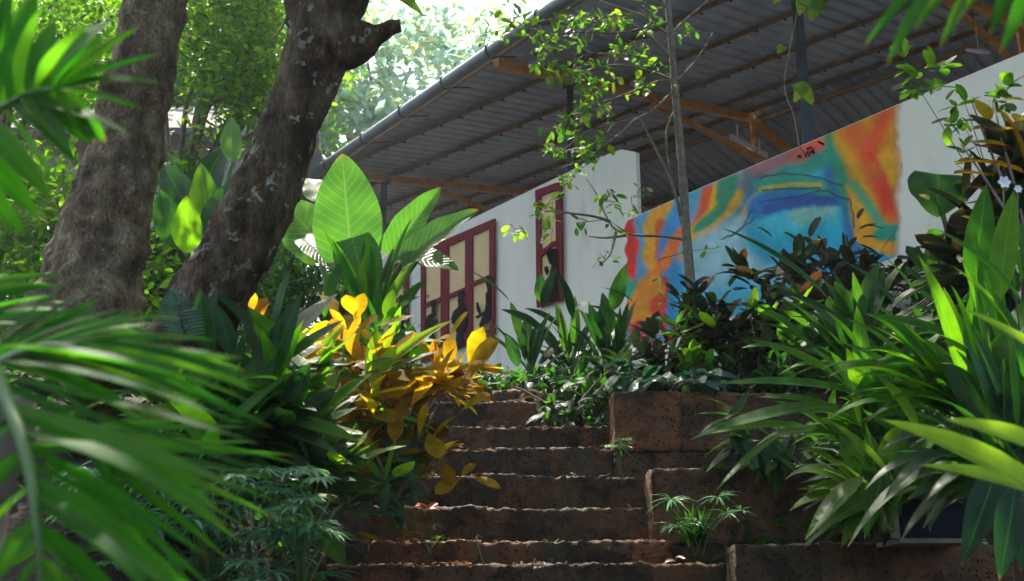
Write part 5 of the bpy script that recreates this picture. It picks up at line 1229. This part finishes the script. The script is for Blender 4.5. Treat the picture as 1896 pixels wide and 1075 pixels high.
r2 = [(-30, 640), (8, 730), (40, 810), (60, 900), (70, 990), (78, 1110)]; Y2 = [1.55, 1.5, 1.45, 1.42, 1.4, 1.4]
frond(pb2, r2, Y2, auto(r2, Y2, [(430, 735), (520, 860), (412, 962), (400, 1080), (330, 1150), (240, 1190), (150, 1230)], 17, 42) + auto(r2, Y2, [(-120, 900), (-90, 1000), (-30, 1100), (30, 1180)], 7, 42, t0=.2), r0=.012)
r3 = [(-160, 760), (-60, 700), (20, 660), (80, 640), (140, 640)]; Y3 = [1.9, 1.8, 1.7, 1.65, 1.6]
frond(pb2, r3, Y3, auto(r3, Y3, [(130, 515), (240, 560), (360, 570), (330, 620), (430, 650), (480, 690), (470, 720)], 17, 26, t0=.1) + auto(r3, Y3, [(60, 800), (200, 780), (330, 770), (470, 745), (500, 790)], 12, 26, t0=.1))
r4 = [(-200, 560), (-100, 590), (-20, 600), (40, 600)]; Y4 = [2.1, 2.0, 1.9, 1.85]
frond(pb2, r4, Y4, auto(r4, Y4, [(20, 520), (130, 512), (130, 575), (250, 600), (300, 640)], 14, 28))
r6 = [(-160, 900), (-40, 830), (60, 800), (150, 790)]; Y6 = [2.2, 2.1, 2.0, 1.95]
frond(pb2, r6, Y6, auto(r6, Y6, [(260, 730), (420, 770), (530, 830), (540, 900), (500, 960), (420, 1040), (300, 1100)], 15, 22))
pc = plant('areca_palm', (2100, 500, 1.5), 'blurred hanging palm leaflets at the top right corner', 'palm')
r5 = [(2100, -160), (1950, -150), (1820, -120), (1740, -90)]; Y5 = [1.7, 1.6, 1.55, 1.5]
frond(pc, r5, Y5, [(1800, -110, 1640, 125, 40, 1.5, 1.45), (1760, -100, 1600, 85, 30, 1.5, 1.45), (1830, -120, 1690, 60, 36, 1.5, 1.45), (1880, -130, 1740, 90, 44, 1.55, 1.5), (1930, -140, 1830, 70, 46, 1.55, 1.5), (1960, -140, 1850, 100, 48, 1.55, 1.5), (1990, -150, 1900, 40, 44, 1.6, 1.55), (1850, -120, 1790, 20, 40, 1.5, 1.5)])
# hanging leaf from above near the stub
t = plant('hanging_vine', (735, -40, 4.4), 'green leaf tip dangling into view above the broken stub', 'vine'); mb = MB()
for q in [(700, -30, 785, 30, 34), (735, -60, 770, 5, 26), (700, -50, 700, -5, 20)]: E(mb, *q, 4.4, 4.35, shape='lance', face=.8, nc=2)
mb.build('foliage', M['bright'], t); stems(t, P(735, -140, 4.5), [P(700, -30, 4.4), P(735, -60, 4.4)], .004, 'twig')
# pale stone at the left edge
mb = MB(); c = P(-30, 830, 1.9); rough_block(mb, c.x - .07, c.x + .05, 1.85, 2.0, c.z - .12, c.z + .09, .03, .03, .04, .5, 3)
for v in range(len(mb.v)):
    x, y, z = mb.v[v]; mb.v[v] = (x + (z - c.z) * .3, y, z)
box(mb, c.x - .05, c.x + .02, 1.9, 1.98, -1.6, c.z - .08)
o = mb.build('stone_post', M['pale'], None, (c.x, 1.95, -1.6)); tag(o, 'pale blurred stone post at the left edge behind the lower palm frond', 'post')
# ------------------------------------------------------------------ hazy air
m, t, out = newmat('haze')
pv = N(t, 'ShaderNodeVolumePrincipled'); pv.inputs['Density'].default_value = .0010; pv.inputs['Color'].default_value = (.9, .95, 1, 1); pv.inputs['Anisotropy'].default_value = .5
t.links.new(pv.outputs[0], out.inputs['Volume'])
mb = MB(); box(mb, -170, 170, -75, 320, -4, 16)
o = mb.build('haze', m, None, None, smooth=False); tag(o, 'thin bright hazy air among the trees', kind='stuff')
